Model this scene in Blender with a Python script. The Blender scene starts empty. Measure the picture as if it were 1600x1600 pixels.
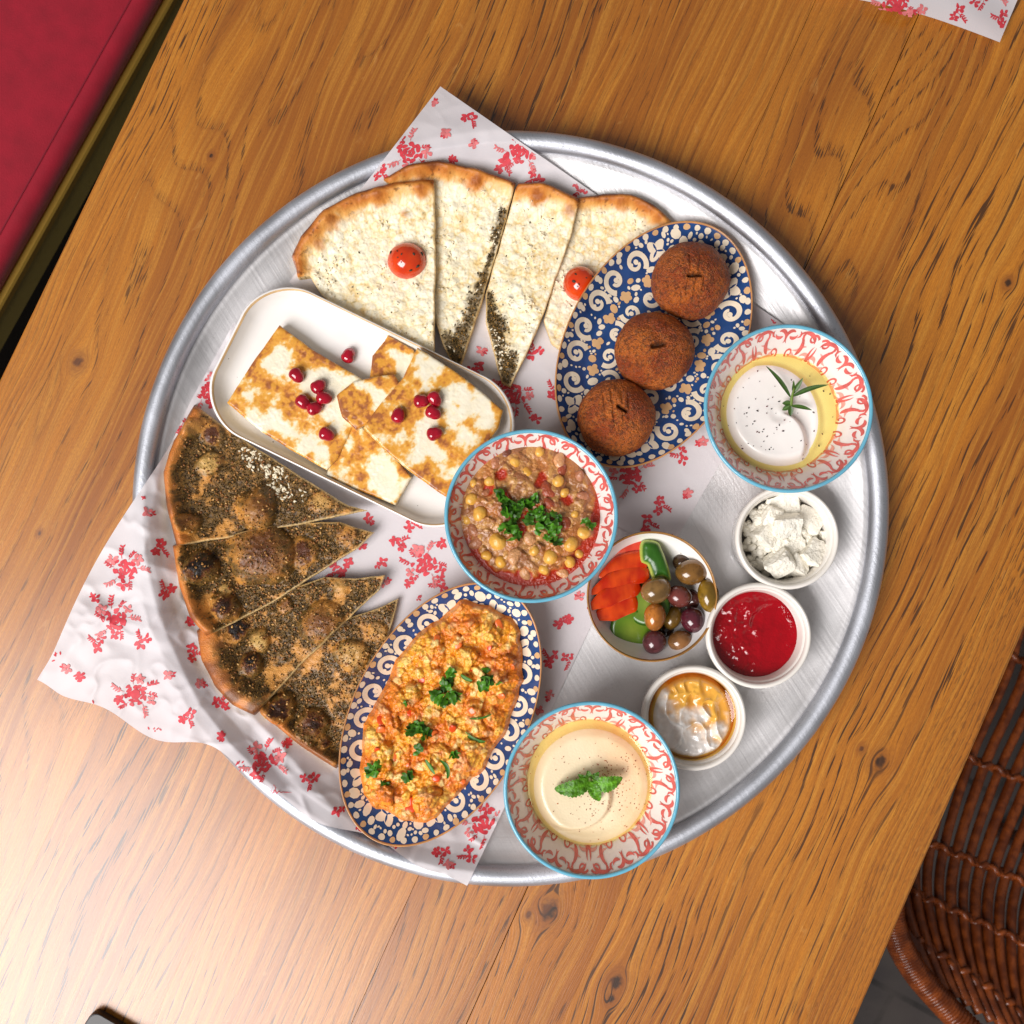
import bpy, math, numpy as np
from mathutils import Vector, Matrix

# ------------------------------------------------------------------ camera
scene = bpy.context.scene
D_CAM, TILT, PX = 0.78, math.radians(2.0), 0.00045      # distance to the table, tilt, metres per photo pixel on the table
ct, st = math.cos(TILT), math.sin(TILT)
CAM = np.array([0.0, -st * D_CAM, ct * D_CAM])
cam_data = bpy.data.cameras.new("camera")
cam = bpy.data.objects.new("camera", cam_data)
scene.collection.objects.link(cam)
cam.location = CAM
cam.rotation_euler = (TILT, 0, 0)
cam_data.sensor_width = 36
cam_data.lens = 36 * D_CAM / (1600 * PX)
cam_data.clip_start = 0.02
cam_data.clip_end = 50
cam_data.dof.use_dof = True
cam_data.dof.focus_distance = D_CAM - 0.03
cam_data.dof.aperture_fstop = 10.0
scene.camera = cam

# ------------------------------------------------------------------ light
world = bpy.data.worlds.new("World")
scene.world = world
world.use_nodes = True
bg = world.node_tree.nodes["Background"]
bg.inputs[0].default_value = (1.0, 0.96, 0.94, 1)
bg.inputs[1].default_value = 0.19


def area_light(name, loc, target, size, size_y, power, color):
    ld = bpy.data.lights.new(name, 'AREA')
    ld.shape = 'RECTANGLE'
    ld.size, ld.size_y, ld.energy, ld.color = size, size_y, power, color
    lo = bpy.data.objects.new(name, ld)
    scene.collection.objects.link(lo)
    lo.location = loc
    lo.rotation_euler = (Vector(target) - Vector(loc)).to_track_quat('-Z', 'Y').to_euler()
    return lo


area_light("window_light", (-1.48, -1.40, 2.35), (-0.05, 0, 0), 1.8, 1.8, 134, (1.0, 0.97, 0.955))

scene.view_settings.view_transform = 'Standard'
scene.view_settings.look = 'None'
scene.view_settings.gamma = 1
scene.view_settings.exposure = 0.0
cy = scene.cycles
cy.max_bounces, cy.diffuse_bounces, cy.glossy_bounces, cy.transmission_bounces, cy.transparent_max_bounces = 5, 3, 3, 2, 6
cy.use_adaptive_sampling = True
cy.adaptive_threshold = 0.02

# ------------------------------------------------------------------ helpers
COL = scene.collection
WLOC = {}
rng = np.random.default_rng(7)


def P(px, py, z=0.0):
    """the point at height z that stands where the photograph shows pixel (px, py)"""
    px = np.asarray(px, float); py = np.asarray(py, float); z = np.asarray(z, float)
    dx = (px - 800) * PX; dy = -(py - 800) * PX; dz = -D_CAM
    wx = dx; wy = ct * dy - st * dz; wz = st * dy + ct * dz
    t = (z - CAM[2]) / wz
    return np.stack([CAM[0] + t * wx, CAM[1] + t * wy, z + 0 * t], -1)


def P2(px, py, z=0.0):
    return P(px, py, z)[..., :2]


def poly(pts, z):
    a = np.array(pts, float)
    return P2(a[:, 0], a[:, 1], z)


def plen(px, z):
    """length of px photo pixels at height z"""
    return px * PX * (D_CAM - z) / D_CAM


def lin(r, g, b):
    f = lambda c: (c / 255 / 12.92) if c / 255 <= 0.04045 else ((c / 255 + 0.055) / 1.055) ** 2.4
    return np.array([f(r), f(g), f(b)])


def mix(a, b, t):
    t = np.clip(np.asarray(t, float), 0, 1)
    if t.ndim == 1:
        t = t[:, None]
    return a * (1 - t) + b * t


def sstep(a, b, x):
    t = np.clip((x - a) / (b - a), 0, 1)
    return t * t * (3 - 2 * t)


def _h(ix, iy, s):
    n = (ix.astype(np.int64) * 374761393 + iy.astype(np.int64) * 668265263 + int(s) * 1442695041) & 0xFFFFFFFF
    n = ((n ^ (n >> 13)) * 1274126177) & 0xFFFFFFFF
    n = ((n ^ (n >> 15)) * 2246822519) & 0xFFFFFFFF
    return ((n ^ (n >> 16)) & 0xFFFFFF) / float(0xFFFFFF)


def vn(x, y, s=0):
    ix = np.floor(x); iy = np.floor(y)
    fx = x - ix; fy = y - iy
    fx = fx * fx * (3 - 2 * fx); fy = fy * fy * (3 - 2 * fy)
    a = _h(ix, iy, s); b = _h(ix + 1, iy, s); c = _h(ix, iy + 1, s); d = _h(ix + 1, iy + 1, s)
    return (a * (1 - fx) + b * fx) * (1 - fy) + (c * (1 - fx) + d * fx) * fy


def fbm(x, y, f, s=0, o=4, g=0.5):
    """noise about 0..1; f in cycles per metre"""
    v = 0; a = 1; t = 0
    c, n = 0.8, 0.6
    for i in range(o):
        v = v + a * vn(x * f, y * f, s + i * 17); t += a
        x, y = c * x - n * y, n * x + c * y
        a *= g; f *= 2
    return v / t


def worley(x, y, f, s=0):
    x = x * f; y = y * f
    ix = np.floor(x); iy = np.floor(y)
    f1 = np.full(x.shape, 9.0); f2 = np.full(x.shape, 9.0); idv = np.zeros(x.shape)
    for dx in (-1, 0, 1):
        for dy in (-1, 0, 1):
            cx = ix + dx; cy = iy + dy
            px = cx + _h(cx, cy, s); py = cy + _h(cx, cy, s + 5)
            d = np.hypot(px - x, py - y)
            hid = _h(cx, cy, s + 9)
            m = d < f1
            f2 = np.where(m, f1, np.minimum(f2, d))
            idv = np.where(m, hid, idv)
            f1 = np.where(m, d, f1)
    return f1, f2, idv


def seg_dist(X, Y, line, closed=False):
    """distance to a polyline, nearest point, signed side for closed (positive inside)"""
    L = np.asarray(line, float)
    A = L; B = np.roll(L, -1, 0)
    if not closed:
        A = A[:-1]; B = B[:-1]
    best = np.full(X.shape, 1e9); nx = np.zeros(X.shape); ny = np.zeros(X.shape)
    inside = np.zeros(X.shape, bool)
    for (ax, ay), (bx, by) in zip(A, B):
        ex, ey = bx - ax, by - ay
        l2 = ex * ex + ey * ey + 1e-18
        t = np.clip(((X - ax) * ex + (Y - ay) * ey) / l2, 0, 1)
        qx = ax + t * ex; qy = ay + t * ey
        d = (X - qx) ** 2 + (Y - qy) ** 2
        m = d < best
        best = np.where(m, d, best); nx = np.where(m, qx, nx); ny = np.where(m, qy, ny)
        if closed:
            c = ((ay > Y) != (by > Y))
            with np.errstate(divide='ignore', invalid='ignore'):
                xi = (bx - ax) * (Y - ay) / ((by - ay) if by != ay else 1e-12) + ax
            inside ^= c & (X < xi)
    d = np.sqrt(best)
    if closed:
        d = np.where(inside, d, -d)
    return d, nx, ny


def smooth_closed(pts, n=4):
    p = np.asarray(pts, float); m = len(p); out = []
    for i in range(m):
        p0, p1, p2, p3 = p[i - 1], p[i], p[(i + 1) % m], p[(i + 2) % m]
        for k in range(n):
            t = k / n
            out.append(0.5 * ((2 * p1) + (-p0 + p2) * t + (2 * p0 - 5 * p1 + 4 * p2 - p3) * t * t + (-p0 + 3 * p1 - 3 * p2 + p3) * t ** 3))
    return np.array(out)


def smooth_open(pts, n=6):
    p = np.asarray(pts, float); m = len(p); out = []
    for i in range(m - 1):
        p0, p1, p2, p3 = p[max(i - 1, 0)], p[i], p[i + 1], p[min(i + 2, m - 1)]
        for k in range(n):
            t = k / n
            out.append(0.5 * ((2 * p1) + (-p0 + p2) * t + (2 * p0 - 5 * p1 + 4 * p2 - p3) * t * t + (-p0 + 3 * p1 - 3 * p2 + p3) * t ** 3))
    out.append(p[-1])
    return np.array(out)


def rough_poly(pts, step, amp, seed):
    """resample a closed outline and make it slightly uneven"""
    p = np.asarray(pts, float); out = []
    for i in range(len(p)):
        a, b = p[i], p[(i + 1) % len(p)]
        k = max(1, int(np.hypot(*(b - a)) / step))
        for j in range(k):
            out.append(a + (b - a) * j / k)
    out = np.array(out)
    out[:, 0] += (fbm(out[:, 0], out[:, 1], 1 / (step * 2.5), seed, 3) - .5) * 2 * amp
    out[:, 1] += (fbm(out[:, 0], out[:, 1], 1 / (step * 2.5), seed + 50, 3) - .5) * 2 * amp
    return out


# ---- objects
def props(o, label=None, cat=None, group=None, kind=None):
    if label: o["label"] = label
    if cat: o["category"] = cat
    if group: o["group"] = group
    if kind: o["kind"] = kind
    return o


def thing(name, loc, label, cat, group=None):
    o = bpy.data.objects.new(name, None)
    o.empty_display_size = 0.02
    COL.objects.link(o)
    o.location = loc
    WLOC[o.name] = np.array(loc, float)
    return props(o, label, cat, group)


def mesh(name, V, faces, mat, parent=None, C=None, smooth=True, label=None, cat=None, group=None, kind=None, R=None):
    """faces: list of int arrays (n,3)/(n,4) or one array; V in world coordinates"""
    V = np.asarray(V, float)
    if isinstance(faces, np.ndarray):
        faces = [faces]
    faces = [np.asarray(f) for f in faces if len(f)]
    if parent is not None:
        org = WLOC[parent.name]
    else:
        org = np.array([V[:, 0].mean(), V[:, 1].mean(), V[:, 2].min()])
    me = bpy.data.meshes.new(name)
    me.vertices.add(len(V))
    me.vertices.foreach_set("co", (V - org).astype(np.float32).ravel())
    li = np.concatenate([f.ravel() for f in faces]).astype(np.int32)
    tot = np.concatenate([np.full(len(f), f.shape[1]) for f in faces]).astype(np.int32)
    start = np.concatenate([[0], np.cumsum(tot)[:-1]]).astype(np.int32)
    me.loops.add(len(li)); me.loops.foreach_set("vertex_index", li)
    me.polygons.add(len(tot)); me.polygons.foreach_set("loop_start", start)
    try:
        me.polygons.foreach_set("loop_total", tot)
    except Exception:
        pass
    me.update(calc_edges=True)
    me.validate()
    me.polygons.foreach_set("use_smooth", np.full(len(me.polygons), bool(smooth)))
    if C is not None and len(me.vertices) == len(V):
        at = me.color_attributes.new("Col", 'FLOAT_COLOR', 'POINT')
        C4 = np.ones((len(V), 4), np.float32); C4[:, :3] = np.clip(C, 0, 1)
        at.data.foreach_set("color", C4.ravel())
    if R is not None and len(me.vertices) == len(V):
        at = me.attributes.new("Rgh", 'FLOAT', 'POINT')
        at.data.foreach_set("value", np.asarray(R, np.float32))
    me.materials.append(mat)
    o = bpy.data.objects.new(name, me)
    COL.objects.link(o)
    if parent is not None:
        o.parent = parent
        WLOC[o.name] = org
    else:
        o.location = org
        WLOC[o.name] = org
    return props(o, label, cat, group, kind)


def join(parts):
    """[(V, faces list, C or None)] -> V, faces, C"""
    Vs, F, Cs, off = [], [], [], 0
    for p in parts:
        V, f = p[0], p[1]
        c = p[2] if len(p) > 2 else None
        if isinstance(f, np.ndarray): f = [f]
        Vs.append(V)
        for a in f:
            F.append(np.asarray(a) + off)
        Cs.append(np.broadcast_to(c, (len(V), 3)) if c is not None else np.zeros((len(V), 3)))
        off += len(V)
    by = {}
    for a in F:
        if len(a): by.setdefault(a.shape[1], []).append(a)
    return np.concatenate(Vs), [np.concatenate(v) for v in by.values()], np.concatenate(Cs)


# ---- shapes
def ico(sub=1):
    t = (1 + 5 ** .5) / 2
    v = [(-1, t, 0), (1, t, 0), (-1, -t, 0), (1, -t, 0), (0, -1, t), (0, 1, t), (0, -1, -t), (0, 1, -t), (t, 0, -1), (t, 0, 1), (-t, 0, -1), (-t, 0, 1)]
    f = [(0, 11, 5), (0, 5, 1), (0, 1, 7), (0, 7, 10), (0, 10, 11), (1, 5, 9), (5, 11, 4), (11, 10, 2), (10, 7, 6), (7, 1, 8), (3, 9, 4), (3, 4, 2), (3, 2, 6), (3, 6, 8), (3, 8, 9), (4, 9, 5), (2, 4, 11), (6, 2, 10), (8, 6, 7), (9, 8, 1)]
    v = [np.array(a, float) / np.linalg.norm(a) for a in v]
    for _ in range(sub):
        cache = {}; nf = []
        def mid(a, b):
            k = (min(a, b), max(a, b))
            if k not in cache:
                m = v[a] + v[b]; v.append(m / np.linalg.norm(m)); cache[k] = len(v) - 1
            return cache[k]
        for a, b, c in f:
            x, y, z = mid(a, b), mid(b, c), mid(c, a)
            nf += [(a, x, z), (b, y, x), (c, z, y), (x, y, z)]
        f = nf
    return np.array(v), np.array(f)


ICO0, ICO1, ICO2, ICO3, ICO4 = [ico(i) for i in range(5)]
OCT = (np.array([(1, 0, 0), (-1, 0, 0), (0, 1, 0), (0, -1, 0), (0, 0, 1), (0, 0, -1)], float),
       np.array([(0, 2, 4), (2, 1, 4), (1, 3, 4), (3, 0, 4), (2, 0, 5), (1, 2, 5), (3, 1, 5), (0, 3, 5)]))


def rot_xyz(rx, ry, rz):
    cx, sx, cy, sy, cz, sz = math.cos(rx), math.sin(rx), math.cos(ry), math.sin(ry), math.cos(rz), math.sin(rz)
    X = np.array([[1, 0, 0], [0, cx, -sx], [0, sx, cx]]); Y = np.array([[cy, 0, sy], [0, 1, 0], [-sy, 0, cy]])
    Z = np.array([[cz, -sz, 0], [sz, cz, 0], [0, 0, 1]])
    return Z @ Y @ X


def scatter_mesh(proto, pos, size, rots, cols):
    """many small copies of one shape joined into one mesh"""
    v, f = proto
    n, m = len(pos), len(v)
    V = np.empty((n, m, 3))
    for i in range(n):
        V[i] = (v * size[i]) @ rots[i].T + pos[i]
    F = (f[None] + (np.arange(n) * m)[:, None, None]).reshape(-1, f.shape[1])
    C = np.repeat(np.asarray(cols), m, 0)
    return V.reshape(-1, 3), F, C


def tube(pts, rad, n=8, cap=True):
    pts = np.asarray(pts, float); m = len(pts)
    rad = np.broadcast_to(np.asarray(rad, float), (m,))
    T = np.gradient(pts, axis=0); T /= np.linalg.norm(T, axis=1)[:, None] + 1e-12
    up = np.array([0, 0, 1.0]) if abs(T[0][2]) < .9 else np.array([1.0, 0, 0])
    N = np.cross(T[0], up); N /= np.linalg.norm(N)
    V = []
    for i in range(m):
        N = N - T[i] * (N @ T[i]); N /= np.linalg.norm(N) + 1e-12
        B = np.cross(T[i], N)
        for k in range(n):
            a = 2 * math.pi * k / n
            V.append(pts[i] + rad[i] * (math.cos(a) * N + math.sin(a) * B))
    F = [(i * n + k, i * n + (k + 1) % n, (i + 1) * n + (k + 1) % n, (i + 1) * n + k) for i in range(m - 1) for k in range(n)]
    fs = [np.array(F)]
    if cap:
        V += [pts[0], pts[-1]]
        c0, c1 = len(V) - 2, len(V) - 1
        fs.append(np.array([(c0, (k + 1) % n, k) for k in range(n)] + [(c1, (m - 1) * n + k, (m - 1) * n + (k + 1) % n) for k in range(n)]))
    return np.array(V), fs


def loft(center, outline, profile, close=False):
    """outline (n,2) unit offsets round the centre, profile [(scale, z)]"""
    n = len(outline); V = []
    for s, z in profile:
        V.append(np.c_[center[0] + outline[:, 0] * s, center[1] + outline[:, 1] * s, np.full(n, z)])
    V = np.concatenate(V); m = len(profile)
    i, k = np.meshgrid(np.arange(m - 1), np.arange(n), indexing='ij')
    k2 = (k + 1) % n
    F = np.stack([i * n + k, i * n + k2, (i + 1) * n + k2, (i + 1) * n + k], -1).reshape(-1, 4)
    return V, F


def circle(n=128):
    a = np.arange(n) * 2 * math.pi / n
    return np.c_[np.cos(a), np.sin(a)]


def torus(c, R, r, z, n=160, m=12, outline=None):
    o = circle(n) if outline is None else outline
    prof = [(R + r * math.cos(a), z + r * math.sin(a)) for a in np.linspace(0, 2 * math.pi, m + 1)]
    return loft(c, o, prof)


class HF:
    """a solid mound: top follows zf(x, y, sd), sides drop to zb"""
    def __init__(self, outline, res, zf, cf, zb, side=None):
        self.o = np.asarray(outline, float); self.zf = zf
        x0, y0 = self.o.min(0) - res; x1, y1 = self.o.max(0) + res
        xs = np.arange(x0, x1 + res, res); ys = np.arange(y0, y1 + res, res)
        X, Y = np.meshgrid(xs, ys, indexing='ij')
        sd, nx, ny = seg_dist(X.ravel(), Y.ravel(), self.o, True)
        shp = X.shape
        X = X.ravel().copy(); Y = Y.ravel().copy()
        keep = sd > -0.72 * res
        sn = keep & (sd < 0.25 * res)
        X[sn] = nx[sn]; Y[sn] = ny[sn]
        sd = np.where(sn, 0, sd)
        K = keep.reshape(shp)
        cell = K[:-1, :-1] & K[1:, :-1] & K[1:, 1:] & K[:-1, 1:]
        idx = np.arange(X.size).reshape(shp)
        Q = np.stack([idx[:-1, :-1], idx[1:, :-1], idx[1:, 1:], idx[:-1, 1:]], -1)[cell]
        used = np.unique(Q); mp = np.full(X.size, -1); mp[used] = np.arange(len(used))
        Q = mp[Q]; X = X[used]; Y = Y[used]; sd = np.maximum(sd[used], 0)
        Z = zf(X, Y, sd)
        self.X, self.Y, self.Z, self.sd = X, Y, Z, sd
        C = np.clip(cf(X, Y, sd, Z), 0, 1)
        V = np.c_[X, Y, Z]
        E = np.concatenate([Q[:, [0, 1]], Q[:, [1, 2]], Q[:, [2, 3]], Q[:, [3, 0]]])
        key = np.minimum(E[:, 0], E[:, 1]) * (len(X) + 1) + np.maximum(E[:, 0], E[:, 1])
        _, inv, cnt = np.unique(key, return_inverse=True, return_counts=True)
        B = E[cnt[inv] == 1]
        bv = np.unique(B); bm = np.full(len(X), -1); bm[bv] = np.arange(len(bv))
        n = len(V)
        top = V[bv]
        zbv = zb(X[bv], Y[bv]) if callable(zb) else np.full(len(bv), zb)
        low = top.copy(); low[:, 2] = np.minimum(zbv, top[:, 2] - 1e-4)
        midv = top.copy(); midv[:, 2] = (top[:, 2] * .5 + low[:, 2] * .5)
        k = len(bv)
        a, b = bm[B[:, 0]], bm[B[:, 1]]
        S1 = np.c_[n + b, n + a, n + k + a, n + k + b]
        S2 = np.c_[n + k + b, n + k + a, n + 2 * k + a, n + 2 * k + b]
        self.V = np.concatenate([V, top, midv, low])
        sc = C[bv] if side is None else (side(X[bv], Y[bv], C[bv]) if callable(side) else np.broadcast_to(side, (k, 3)))
        self.C = np.concatenate([C, sc, sc, sc])
        self.F = [np.concatenate([Q, S1, S2])]
        self.ntop = n

    def z(self, x, y):
        x = np.asarray(x, float); y = np.asarray(y, float)
        sd, _, _ = seg_dist(x, y, self.o, True)
        return self.zf(x, y, np.maximum(sd, 0)), sd


# ---- flat print: strokes and dots laid on a surface z(x, y)
class Print:
    def __init__(self):
        self.V, self.F, self.n, self.L = [], [], 0, []

    def _add(self, v, f):
        self.L.append(np.full(len(v), (len(self.L) % 40) * 4e-6))      # overlapping shapes never share a plane
        self.V.append(np.asarray(v, float)); self.F.append(np.asarray(f) + self.n); self.n += len(v)

    def blob(self, c, rx, ry=None, rot=0.0, n=10, wob=0.0, seed=0):
        ry = rx if ry is None else ry
        a = np.arange(n) * 2 * math.pi / n
        k = 1 + wob * np.sin(a * 3 + seed) if wob else 1
        x, y = rx * np.cos(a) * k, ry * np.sin(a) * k
        cr, sr = math.cos(rot), math.sin(rot)
        v = np.c_[c[0] + x * cr - y * sr, c[1] + x * sr + y * cr]
        v = np.vstack([v, [c]])
        self._add(v, [(n, i, (i + 1) % n) for i in range(n)])

    def stroke(self, pts, w, taper=(0.15, 0.15)):
        p = np.asarray(pts, float); m = len(p)
        T = np.gradient(p, axis=0); T /= np.linalg.norm(T, axis=1)[:, None] + 1e-12
        N = np.c_[-T[:, 1], T[:, 0]]
        if np.isscalar(w):
            s = np.linspace(0, 1, m)
            ww = w * np.minimum(1, np.minimum(taper[0] + s * 4, taper[1] + (1 - s) * 4))
        else:
            ww = np.asarray(w)
        L = p + N * ww[:, None] / 2; R = p - N * ww[:, None] / 2
        v = np.concatenate([L, R])
        f = []
        for i in range(m - 1):
            f += [(m + i, m + i + 1, i + 1), (m + i, i + 1, i)]
        self._add(v, f)

    def crescent(self, pts, w):
        m = len(pts); s = np.linspace(0, 1, m)
        self.stroke(pts, w * np.sin(np.pi * s ** 0.8) ** 0.9 + w * 0.06)

    def build(self, name, zf, mat, parent, eps=0.0002, fxy=None, label=None, filt=None):
        v = np.concatenate(self.V); f = np.concatenate(self.F)
        if fxy is not None: v = fxy(v)
        if filt is not None:
            k = filt(v[:, 0], v[:, 1])
            f = f[k[f].all(1)]
        z = zf(v[:, 0], v[:, 1]) + eps + np.concatenate(self.L)
        return mesh(name, np.c_[v, z], f.reshape(-1, 3), mat, parent, smooth=True, label=label)


def spiral(c, r, turns, rot, hand=1, r_in=0.18, n=26):
    s = np.linspace(0, 1, n)
    rr = r * (1 - (1 - r_in) * s)
    a = rot + hand * s * turns * 2 * math.pi
    return np.c_[c[0] + rr * np.cos(a), c[1] + rr * np.sin(a)]


def arc(c, r, a0, a1, n=12, ry=None):
    a = np.linspace(a0, a1, n)
    return np.c_[c[0] + r * np.cos(a), c[1] + (ry or r) * np.sin(a)]


# ------------------------------------------------------------------ materials
def material(name, color=None, rough=0.5, metallic=0.0, spec=0.5, coat=0.0, sss=0.0, sss_r=(0.004, 0.002, 0.001), noise=None, bump=None, rough_noise=None, coat_rough=0.05, sheen=0):
    """color None -> the mesh's own colour attribute; noise=(scale, amount), bump=(scale, distance[, detail])"""
    m = bpy.data.materials.new(name); m.use_nodes = True
    nt = m.node_tree; N = nt.nodes; L = nt.links
    b = N["Principled BSDF"]
    b.inputs["Roughness"].default_value = rough
    b.inputs["Metallic"].default_value = metallic
    b.inputs["Specular IOR Level"].default_value = spec
    b.inputs["Coat Weight"].default_value = coat
    b.inputs["Coat Roughness"].default_value = coat_rough
    if sheen: b.inputs["Sheen Weight"].default_value = sheen
    if sss:
        b.inputs["Subsurface Weight"].default_value = sss
        b.inputs["Subsurface Radius"].default_value = (1, sss_r[1] / sss_r[0], sss_r[2] / sss_r[0])
        b.inputs["Subsurface Scale"].default_value = sss_r[0]
    tc = N.new("ShaderNodeTexCoord")
    if color is None:
        a = N.new("ShaderNodeAttribute"); a.attribute_name = "Col"; src = a.outputs["Color"]
    else:
        c = N.new("ShaderNodeRGB"); c.outputs[0].default_value = (*color, 1); src = c.outputs[0]
    if noise:
        t = N.new("ShaderNodeTexNoise"); t.inputs["Scale"].default_value = noise[0]; t.inputs["Detail"].default_value = 5
        L.new(tc.outputs["Object"], t.inputs["Vector"])
        mr = N.new("ShaderNodeMapRange"); mr.inputs[1].default_value = .25; mr.inputs[2].default_value = .75
        mr.inputs[3].default_value = 1 - noise[1]; mr.inputs[4].default_value = 1 + noise[1]
        L.new(t.outputs["Fac"], mr.inputs[0])
        mx = N.new("ShaderNodeVectorMath"); mx.operation = 'SCALE'
        L.new(src, mx.inputs[0]); L.new(mr.outputs[0], mx.inputs["Scale"]); src = mx.outputs[0]
    L.new(src, b.inputs["Base Color"])
    if rough_noise:
        t = N.new("ShaderNodeTexNoise"); t.inputs["Scale"].default_value = rough_noise[0]; t.inputs["Detail"].default_value = 4
        L.new(tc.outputs["Object"], t.inputs["Vector"])
        mr = N.new("ShaderNodeMapRange"); mr.inputs[1].default_value = .3; mr.inputs[2].default_value = .7
        mr.inputs[3].default_value = rough - rough_noise[1]; mr.inputs[4].default_value = rough + rough_noise[1]
        L.new(t.outputs["Fac"], mr.inputs[0]); L.new(mr.outputs[0], b.inputs["Roughness"])
    if bump:
        t = N.new("ShaderNodeTexNoise"); t.inputs["Scale"].default_value = bump[0]; t.inputs["Detail"].default_value = bump[2] if len(bump) > 2 else 4
        L.new(tc.outputs["Object"], t.inputs["Vector"])
        bp = N.new("ShaderNodeBump"); bp.inputs["Distance"].default_value = bump[1]; bp.inputs["Strength"].default_value = 1
        L.new(t.outputs["Fac"], bp.inputs["Height"]); L.new(bp.outputs[0], b.inputs["Normal"])
    return m


def film(name, color, rough=0.03):
    """a clear tinted liquid skin: tinted transparency under a mirror-like surface"""
    m = bpy.data.materials.new(name); m.use_nodes = True
    nt = m.node_tree; N = nt.nodes; L = nt.links
    N.remove(N["Principled BSDF"])
    tr = N.new("ShaderNodeBsdfTransparent"); tr.inputs[0].default_value = (*color, 1)
    gl = N.new("ShaderNodeBsdfGlossy"); gl.inputs["Roughness"].default_value = rough
    fr = N.new("ShaderNodeFresnel"); ge = N.new("ShaderNodeNewGeometry"); io = N.new("ShaderNodeMapRange")
    io.inputs[3].default_value = 1.47; io.inputs[4].default_value = 1 / 1.47      # the same skin from above and below
    L.new(ge.outputs["Backfacing"], io.inputs[0]); L.new(io.outputs[0], fr.inputs[0])
    mx = N.new("ShaderNodeMixShader")
    L.new(fr.outputs[0], mx.inputs[0]); L.new(tr.outputs[0], mx.inputs[1]); L.new(gl.outputs[0], mx.inputs[2])
    L.new(mx.outputs[0], N["Material Output"].inputs["Surface"])
    return m


class NG:
    """small node-graph writer"""
    def __init__(self, name):
        self.m = bpy.data.materials.new(name); self.m.use_nodes = True
        self.nt = self.m.node_tree; self.N = self.nt.nodes; self.L = self.nt.links
        self.b = self.N["Principled BSDF"]

    def put(self, sock, v):
        if isinstance(v, bpy.types.NodeSocket): self.L.new(v, sock)
        elif v is not None: sock.default_value = v

    def math(self, op, a, b=None, c=None, clamp=False):
        n = self.N.new("ShaderNodeMath"); n.operation = op; n.use_clamp = clamp
        self.put(n.inputs[0], a); self.put(n.inputs[1], b); self.put(n.inputs[2], c)
        return n.outputs[0]

    def noise(self, vec, scale=1.0, detail=3, dist=0.0, rough=0.5):
        n = self.N.new("ShaderNodeTexNoise"); n.inputs["Scale"].default_value = scale
        n.inputs["Detail"].default_value = detail; n.inputs["Distortion"].default_value = dist; n.inputs["Roughness"].default_value = rough
        self.put(n.inputs["Vector"], vec)
        return n.outputs["Fac"]

    def xyz(self, x, y, z=0.0):
        n = self.N.new("ShaderNodeCombineXYZ")
        self.put(n.inputs[0], x); self.put(n.inputs[1], y); self.put(n.inputs[2], z)
        return n.outputs[0]

    def rng(self, v, a, b, c=0.0, d=1.0, smooth=True):
        n = self.N.new("ShaderNodeMapRange"); n.interpolation_type = 'SMOOTHSTEP' if smooth else 'LINEAR'
        self.put(n.inputs[0], v); n.inputs[1].default_value = a; n.inputs[2].default_value = b; n.inputs[3].default_value = c; n.inputs[4].default_value = d
        return n.outputs[0]

    def mixc(self, f, a, b, mode='MIX'):
        n = self.N.new("ShaderNodeMix"); n.data_type = 'RGBA'; n.blend_type = mode
        self.put(n.inputs[0], f)
        for s, v in ((n.inputs[6], a), (n.inputs[7], b)):
            if isinstance(v, bpy.types.NodeSocket): self.L.new(v, s)
            else: s.default_value = (*v, 1)
        return n.outputs[2]

    def bump(self, h, dist):
        n = self.N.new("ShaderNodeBump"); n.inputs["Distance"].default_value = dist
        self.put(n.inputs["Height"], h)
        self.L.new(n.outputs[0], self.b.inputs["Normal"])

# ================================================================== THE TABLE AND WHAT IS AROUND IT
EL = [(285, 0), (0, 590)]           # left edge of the table in the photograph
ER = [(1600, 985), (1335, 1600)]    # right edge


def edge_pt(f, t, z=0.0):
    """f 0..1 from left to right edge, t along the grain in metres"""
    a0 = P2(*EL[0], z); a1 = P2(*EL[1], z); b0 = P2(*ER[0], z); b1 = P2(*ER[1], z)
    da = (a0 - a1) / np.linalg.norm(a0 - a1); db = (b0 - b1) / np.linalg.norm(b0 - b1)
    d = da * (1 - f) + db * f; d /= np.linalg.norm(d)
    n = np.array([d[1], -d[0]])
    w = (b0 - a0) @ n
    base = a0 - da * (a0 @ da) if False else a0
    o = base + n * (w * f)
    return o + d * (t - o @ d)


gd = edge_pt(.5, .5) - edge_pt(.5, -.5); gd /= np.linalg.norm(gd)
gn = np.array([gd[1], -gd[0]])
GANG = math.atan2(gd[0], gd[1])     # rotation that stands the grain upright


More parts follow.
